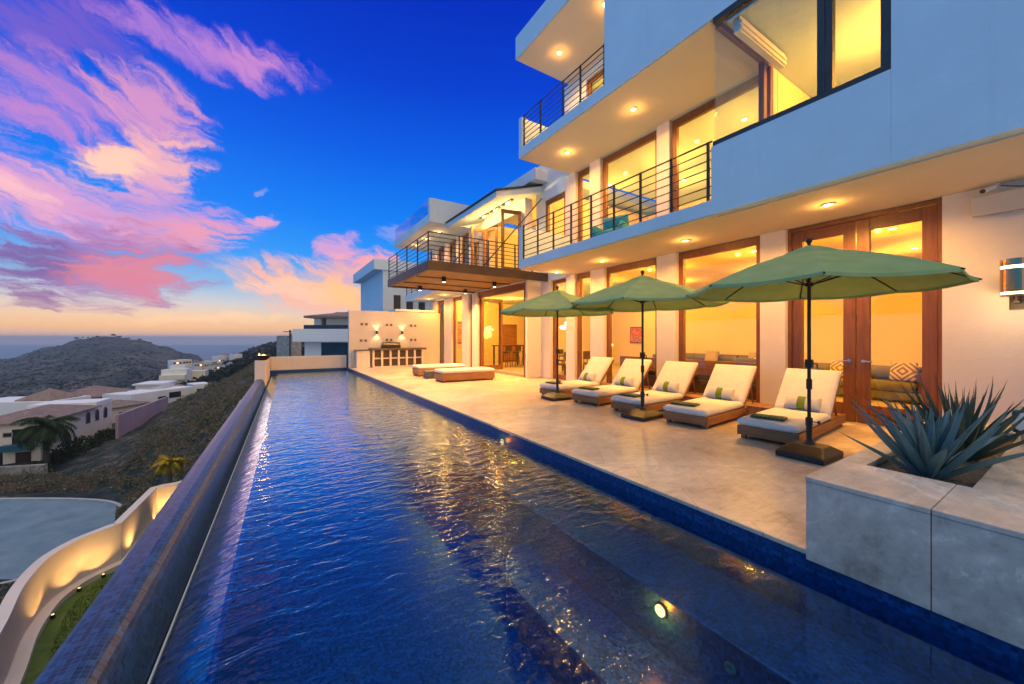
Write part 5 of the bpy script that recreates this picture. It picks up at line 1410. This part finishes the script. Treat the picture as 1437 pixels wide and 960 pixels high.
# valley houses
vl = [(226,262,215,519,532,'large white valley house with stacked terraces'),(257,288,225,521,534,'grey shadowed house right of the stacked terraces'),(242,256,300,506,512,'small white house with a lit window, higher in the valley'),(256,269,305,505,511,'small pale house next to the lit valley house'),
      (272,284,320,508,515,'cream valley house under the sea gap'),(286,298,330,507,515,'low grey house below the far hill foot'),(306,316,380,500,508,'white ridge house nearest the sea gap'),(318,326,390,498,505,'cream ridge house second from the sea gap'),(328,340,380,497,506,'pale ridge house with a lit lamp before the fire bowl'),(300,312,310,512,519,'squat house on the slope below the ridge'),(318,332,300,509,516,'flat pale house lower on the ridge slope')]
for i, (u0,u1,d,v0,v1,lab) in enumerate(vl):
    h = House(lab, u0, d, u1, d*1.02, Zv(v1,d), Zv(v0,d), 7, M['whiter'] if i%2 == 0 else M['cream'], .9 if i in (4,7,9) else None, .5, group='houses in the valley')
    for k in range(3): h.win(h.L*(.2+.3*k), 1.3, h.z0+.6, 1.2, lit=M['lit'] if (i,k) in ((2,1),(4,2),(8,2),(6,0),(9,1)) else None)
    if i == 0: h.vol(h.L*.3,h.L*.9,1.5,6,h.z1+.002,h.z1+2.2,'upper_floor',M['whiter']); h.vol(0,h.L,-2.5,-.01,h.z0-.5,h.z0+2.2,'terrace',M['cream'])
# hilltop house
h = House('white house on the summit of the far hill', 112, 900, 149, 905, zt(130,900)-1, Zv(471.5,900), 12, M['whiter'])
for k in range(5): h.win(h.L*(.12+.19*k), 4, Zv(474,900), 2.2)
# ridge houses behind the pool end
h = House('grey shadowed house high on the ridge', 389, 300, 406, 300, zt(397,300)-1, Zv(477,300), 8, M['stone']); 
for k in (.25,.6): h.win(h.L*k, 1.6, Zv(482,300), 1.4)
h = House('small white house below the utility pole', 406.5, 150, 419, 152, -8, Zv(485.5,150), 6, M['whiter']); h.vol(h.L*.7,h.L*.95,-.05,.02,-6,Zv(487,150),'door',M['darkglass'])
h = House('stone chimneyed house corner rising beside the utility pole', 411, 90, 423, 92, -6, Zv(471,90), 6, M['stone']); h.vol(h.L*.2,h.L*.5,1,2,h.z1+.002,h.z1+.6,'chimney',M['stone'])
# utility pole
ub = (*ud(407,60),-5.5); x, y, z = ub; o = empty('utility_pole', ub, 0, 'dark utility pole with crossarm and transformer behind the pool end', 'utility pole')
MB().cyl((x,y,z-.5),(x,y,Zv(463,60)),.16,.12,8).build('post', M['bark'], o, ub)
MB().box(x-.9,x+.9,y-.06,y+.06,Zv(466,60),Zv(465,60)).build('crossarm', M['bark'], o, ub)
MB().cyl((x+.3,y-.3,Zv(471,60)),(x+.3,y-.3,Zv(467.5,60)),.22,n=10).build('transformer', M['stone'], o, ub)
# white neighbour house beyond the low wall
d = 40
h = House('white two storey neighbour house with hip roof and deep balcony beyond the low pool wall', 427.5, d, 500, d, -4, Zv(479.5,d), 8, M['whiter'])
h.vol(h.L*.325,h.L,-.06,.02,-2,Zv(481,d),'recess_shade',M['darkglass'])  # thin dark panel painted as the shade of the recess
k_ = d/FPX
h.vol(-.6,h.L,-1.2,8,Zv(479.4,d),Zv(462,d),'balcony',M['whiter'])
h.vol(.45,h.L,-1.0,-.9,Zv(461.9,d),Zv(456.5,d),'railing',mat('navy_railing',(.02,.03,.07),.5,.1,2))
h.vol(1.0,1.75,0,6,Zv(461.9,d),Zv(447,d),'upper_wall',M['whiter']); h.vol(2.3,h.L,0,6,Zv(461.9,d),Zv(447,d),'upper_wall',M['cream']); h.vol(1.752,2.298,0,6,Zv(461.9,d),Zv(456,d),'upper_wall',M['whiter'])
h.hip(.55,h.L+1.5,-1.2,7.2,Zv(446.9,d),.62)
d = 48
h = House('neighbour house showing only a clay roof and dome above the barbecue wall', 480, d, 545, d, -4, Zv(441,d), 8, M['cream'], .25, .6)
c = h.P(h.L*.5, 2.2, h.z1+.3)
f = MB().lathe([(.75,0),(.72,.25),(.55,.52),(.3,.68),(.02,.74)], c, 18); f.build('dome', M['cream'], h.o, h.loc, smooth=True)

# ================================================================ EVENING HAZE
hm, nt, ns, ln = newmat('evening_haze'); pv = N(nt, 'ShaderNodeVolumePrincipled')
pv.inputs['Color'].default_value = (.62,.78,.95,1); pv.inputs['Density'].default_value = .0002
ho = N(nt, 'ShaderNodeOutputMaterial'); ln.new(pv.outputs[0], ho.inputs['Volume'])
hz_ = MB(); q = [ud(-3200,-60), ud(5200,-60)]
cs_ = [(-9500,-600),(9500,-600),(9500,9900),(-9500,9900)]
hb_ = [(RT[0]*a+FW[0]*b_, RT[1]*a+FW[1]*b_) for a, b_ in cs_]
hz_.prism(hb_, -175, 26); hzo = hz_.build('haze', hm); tag(hzo, kind='stuff')

# ================================================================ SKY
def lin(c): return tuple((x/255/12.92 if x/255 <= .04045 else ((x/255+.055)/1.055)**2.4) for x in c)
wd = bpy.data.worlds.new('World'); scn.world = wd; wd.use_nodes = True
nt = wd.node_tree; nt.nodes.clear(); ln = nt.links
tc = N(nt, 'ShaderNodeTexCoord'); sx = N(nt, 'ShaderNodeSeparateXYZ')
nm = N(nt, 'ShaderNodeVectorMath', operation='NORMALIZE'); ln.new(tc.outputs['Generated'], nm.inputs[0]); ln.new(nm.outputs[0], sx.inputs[0])
el = mathn(nt, 'ARCSINE', sx.outputs[2]); az = mathn(nt, 'ARCTAN2', sx.outputs[0], sx.outputs[1])
eld = mathn(nt, 'MULTIPLY', el, 180/PI)
def pr(deg): return (deg+3)/93
f = mathn(nt, 'DIVIDE', mathn(nt, 'ADD', eld, 3), 93, clamp=True)
base = ramp(nt, f, [(0,lin((196,168,160))),(pr(0),lin((214,172,150))),(pr(1.2),lin((238,184,134))),(pr(2.6),lin((230,196,166))),(pr(4.2),lin((196,196,200))),(pr(6.4),lin((128,178,220))),
                    (pr(10.5),lin((38,146,236))),(pr(16),lin((4,122,234))),(pr(25),lin((0,88,218))),(pr(33),lin((0,60,198))),(pr(43),lin((0,40,178))),(pr(52),lin((40,70,180))),(pr(62),lin((220,212,205))),(1,lin((255,238,218)))])
# gentle variation along the horizon
hz = noise_out(nt, nm.outputs[0], 2.2, 3)
vec = N(nt, 'ShaderNodeCombineXYZ'); ln.new(az, vec.inputs[0]); ln.new(el, vec.inputs[1])
wn = N(nt, 'ShaderNodeTexNoise'); wn.inputs['Scale'].default_value = 6; wn.inputs['Detail'].default_value = 9; wn.inputs['Roughness'].default_value = .6; ln.new(vec.outputs[0], wn.inputs['Vector'])
wsub = N(nt, 'ShaderNodeVectorMath', operation='SUBTRACT'); wsub.inputs[1].default_value = (.5,.5,.5); ln.new(wn.outputs[1], wsub.inputs[0])
wsc = N(nt, 'ShaderNodeVectorMath', operation='MULTIPLY'); wsc.inputs[1].default_value = (.19,.10,0); ln.new(wsub.outputs[0], wsc.inputs[0])
wv = N(nt, 'ShaderNodeVectorMath', operation='ADD'); ln.new(vec.outputs[0], wv.inputs[0]); ln.new(wsc.outputs[0], wv.inputs[1])
def streak(ang, sx_, sy_, det=8, rough=.62, dist=.5):
    m = N(nt, 'ShaderNodeMapping'); m.inputs['Rotation'].default_value = (0,0,-ang); m.inputs['Scale'].default_value = (1,1,1)
    ln.new(wv.outputs[0], m.inputs[0])
    m2 = N(nt, 'ShaderNodeMapping'); m2.inputs['Scale'].default_value = (sx_,sy_,1); ln.new(m.outputs[0], m2.inputs[0])
    return noise_out(nt, m2.outputs[0], 1.0, det, rough, dist)
n_diag = streak(R(-30), 8, 36, 10, .66); n_hor = streak(R(-4), 10, 60, 10, .66); n_puff = streak(R(-12), 12, 26, 10, .68, .3)
def aed(u, v):
    a = (u-CXP)/FPX; x, y, z = FW[0]+a*RT[0], FW[1]+a*RT[1], -(v-HV)/FPX
    return math.atan2(x, y), math.atan(z/math.hypot(x, y))
cur = base
def cloud(p0, p1, hw, colr, opa=1.0, nz=None, soft=.32, amp=1.85, thr=.57):
    global cur
    a0, a1 = aed(*p0), aed(*p1); cx, cy = (a0[0]+a1[0])/2, (a0[1]+a1[1])/2
    du, dv = p1[0]-p0[0], p1[1]-p0[1]; L = math.hypot(du, dv); mu, mv = (p0[0]+p1[0])/2, (p0[1]+p1[1])/2
    q = aed(mu-dv/L*hw, mv+du/L*hw); ang = math.atan2(a1[1]-a0[1], a1[0]-a0[0]); la = math.hypot(a1[0]-a0[0], a1[1]-a0[1])/2
    b = abs(-(q[0]-cx)*math.sin(ang)+(q[1]-cy)*math.cos(ang))
    m = N(nt, 'ShaderNodeMapping', vector_type='TEXTURE'); m.inputs['Location'].default_value = (cx,cy,0); m.inputs['Rotation'].default_value = (0,0,ang); m.inputs['Scale'].default_value = (la*1.25,b*1.6,1)
    ln.new(wv.outputs[0], m.inputs[0])
    le = N(nt, 'ShaderNodeVectorMath', operation='LENGTH'); ln.new(m.outputs[0], le.inputs[0])
    fall = mathn(nt, 'SUBTRACT', 1.0, le.outputs['Value'])
    dn = mathn(nt, 'ADD', mathn(nt, 'MULTIPLY', fall, 1.1), mathn(nt, 'MULTIPLY', mathn(nt, 'SUBTRACT', nz if nz is not None else n_diag, .5), amp*1.6))
    mr = N(nt, 'ShaderNodeMapRange', interpolation_type='SMOOTHSTEP'); mr.inputs['From Min'].default_value = thr-soft-.15; mr.inputs['From Max'].default_value = thr+soft
    mr.inputs['To Max'].default_value = opa*.9; ln.new(dn, mr.inputs[0])
    # no cloud beyond the ellipse
    ed = N(nt, 'ShaderNodeMapRange', interpolation_type='SMOOTHSTEP'); ed.inputs['From Min'].default_value = 0; ed.inputs['From Max'].default_value = .22; ln.new(fall, ed.inputs[0])
    cur = mixc(nt, mathn(nt, 'MULTIPLY', mr.outputs[0], ed.outputs[0]), cur, lin(colr))
# broad veils first, bright hearts and dark bellies after
cloud((-120,30),(230,10), 85, (128,92,190), .75, n_diag, .45)
cloud((-60,60),(190,190), 55, (186,128,200), .8, n_diag, .4)
cloud((150,10),(430,110), 30, (176,124,206), .85, n_diag, .4, thr=0.49)
cloud((250,45),(425,105), 16, (214,140,196), .6, n_diag, .4)
cloud((90,90),(320,150), 28, (70,100,205), .35, n_diag)
cloud((110,100),(295,185), 40, (226,152,186), .85, n_diag, .35, thr=0.49)
cloud((-40,110),(130,200), 30, (198,130,196), .7, n_diag)
cloud((-60,180),(120,330), 50, (190,138,208), .75, n_diag, .4)
cloud((-120,150),(20,330), 40, (210,150,200), .6, n_diag, .4)
cloud((100,250),(280,205), 42, (246,178,172), .95, n_puff, .3, thr=0.43)
cloud((110,240),(215,215), 24, (255,204,176), .9, n_puff, .35, thr=0.47)
cloud((150,290),(260,250), 22, (214,156,194), .7, n_puff)
cloud((-80,220),(170,330), 34, (226,162,196), .95, n_diag, .35, thr=0.45)
cloud((-60,235),(120,310), 14, (246,190,190), .8, n_diag, .4)
cloud((20,300),(350,325), 36, (206,148,200), .9, n_hor, .4, thr=0.47)
cloud((120,340),(345,335), 24, (234,150,164), .8, n_hor, .35)
cloud((-90,360),(300,385), 48, (150,104,170), .95, n_hor, .35, thr=0.45)
cloud((-80,350),(150,380), 34, (104,82,150), .8, n_hor, .3)
cloud((60,375),(300,385), 26, (226,128,138), .8, n_hor, .3)
cloud((150,395),(250,408), 18, (206,118,150), .8, n_hor, .3)
cloud((30,412),(105,426), 13, (136,96,152), .9, n_hor, .35, thr=0.47)
cloud((336,314),(398,306), 9, (226,158,190), .95, n_hor, .35, thr=0.42)
cloud((360,272),(385,268), 5, (150,160,214), .7, n_hor)
cloud((322,384),(560,428), 30, (250,178,150), .95, n_diag, .35, thr=0.43)
cloud((380,392),(560,425), 15, (255,196,128), .85, n_diag, .4)
cloud((330,400),(470,412), 12, (250,196,176), .7, n_hor)
cloud((440,345),(500,352), 18, (222,158,196), .9, n_puff, .35, thr=0.45)
cloud((470,370),(580,385), 20, (250,164,156), .95, n_puff, .35, thr=0.45)
cloud((500,330),(640,318), 14, (150,160,222), .6, n_hor)
cloud((180,452),(420,440), 6, (250,206,160), .6, n_hor)
# out-of-view sky shaped as fill: azure for the facade, warm bright behind
def smap(v_, a_, b_):
    m = N(nt, 'ShaderNodeMapRange', interpolation_type='SMOOTHSTEP'); m.inputs['From Min'].default_value = a_; m.inputs['From Max'].default_value = b_; ln.new(v_, m.inputs[0]); return m.outputs[0]
lowm = smap(eld, 62, 45)
cur = mixc(nt, mathn(nt, 'MULTIPLY', smap(az, R(-28), R(-55)), lowm), cur, lin((60,148,220)))
aback = mathn(nt, 'ABSOLUTE', az)
cur = mixc(nt, mathn(nt, 'MULTIPLY', smap(aback, R(125), R(160)), lowm), cur, lin((245,228,208)))
cur = mixc(nt, mathn(nt, 'MULTIPLY', smap(az, R(95), R(125)), lowm), cur, lin((245,228,208)))
# unseen overhead sky, brightened and warmed as fill for the deck
ov = N(nt, 'ShaderNodeMapRange', interpolation_type='SMOOTHSTEP'); ov.inputs['From Min'].default_value = 52; ov.inputs['From Max'].default_value = 66; ov.inputs['To Min'].default_value = 1; ov.inputs['To Max'].default_value = 1.7; ln.new(eld, ov.inputs[0])
bg = N(nt, 'ShaderNodeBackground'); ln.new(cur, bg.inputs[0]); ln.new(ov.outputs[0], bg.inputs[1])
sky = N(nt, 'ShaderNodeTexSky', sky_type='NISHITA'); sky.sun_disc = False; SUN_EL, SUN_AZ = R(4), aed(230,470)[0]
sky.sun_elevation = SUN_EL; sky.sun_rotation = SUN_AZ
bg2 = N(nt, 'ShaderNodeBackground'); ln.new(sky.outputs[0], bg2.inputs[0]); bg2.inputs[1].default_value = .0015
ad = N(nt, 'ShaderNodeAddShader'); ln.new(bg.outputs[0], ad.inputs[0]); ln.new(bg2.outputs[0], ad.inputs[1])
wo = N(nt, 'ShaderNodeOutputWorld'); ln.new(ad.outputs[0], wo.inputs[0])
wd.cycles.sampling_method = 'MANUAL'; wd.cycles.sample_map_resolution = 512
sl = bpy.data.lights.new('sun', 'SUN'); sl.energy = .07; sl.angle = R(14); sl.color = (1,.6,.45)
so = bpy.data.objects.new('sun', sl); col.objects.link(so)
so.rotation_euler = Vector((-math.sin(SUN_AZ)*math.cos(SUN_EL), -math.cos(SUN_AZ)*math.cos(SUN_EL), -math.sin(SUN_EL))).to_track_quat('-Z','Y').to_euler()

# ================================================================ CAMERA
cd = bpy.data.cameras.new('camera'); cd.sensor_width = 36; cd.lens = FPX/1437*36; cd.shift_y = -(480-HV)/1437
cd.clip_start = .05; cd.clip_end = 20000
co = bpy.data.objects.new('camera', cd); col.objects.link(co); co.location = (0,0,CH); co.rotation_euler = (R(90),0,-TH); scn.camera = co
scn.view_settings.view_transform = 'Standard'; scn.view_settings.look = 'None'; scn.view_settings.exposure = .2; scn.view_settings.gamma = 1
scn.render.engine = 'CYCLES'
cy_ = scn.cycles
cy_.use_denoising = True; cy_.denoiser = 'OPENIMAGEDENOISE'; cy_.max_bounces = 8; cy_.transparent_max_bounces = 16; cy_.diffuse_bounces = 4; cy_.glossy_bounces = 4
cy_.caustics_reflective = False; cy_.caustics_refractive = False; cy_.sample_clamp_indirect = 4; cy_.sample_clamp_direct = 30
cy_.use_light_tree = True
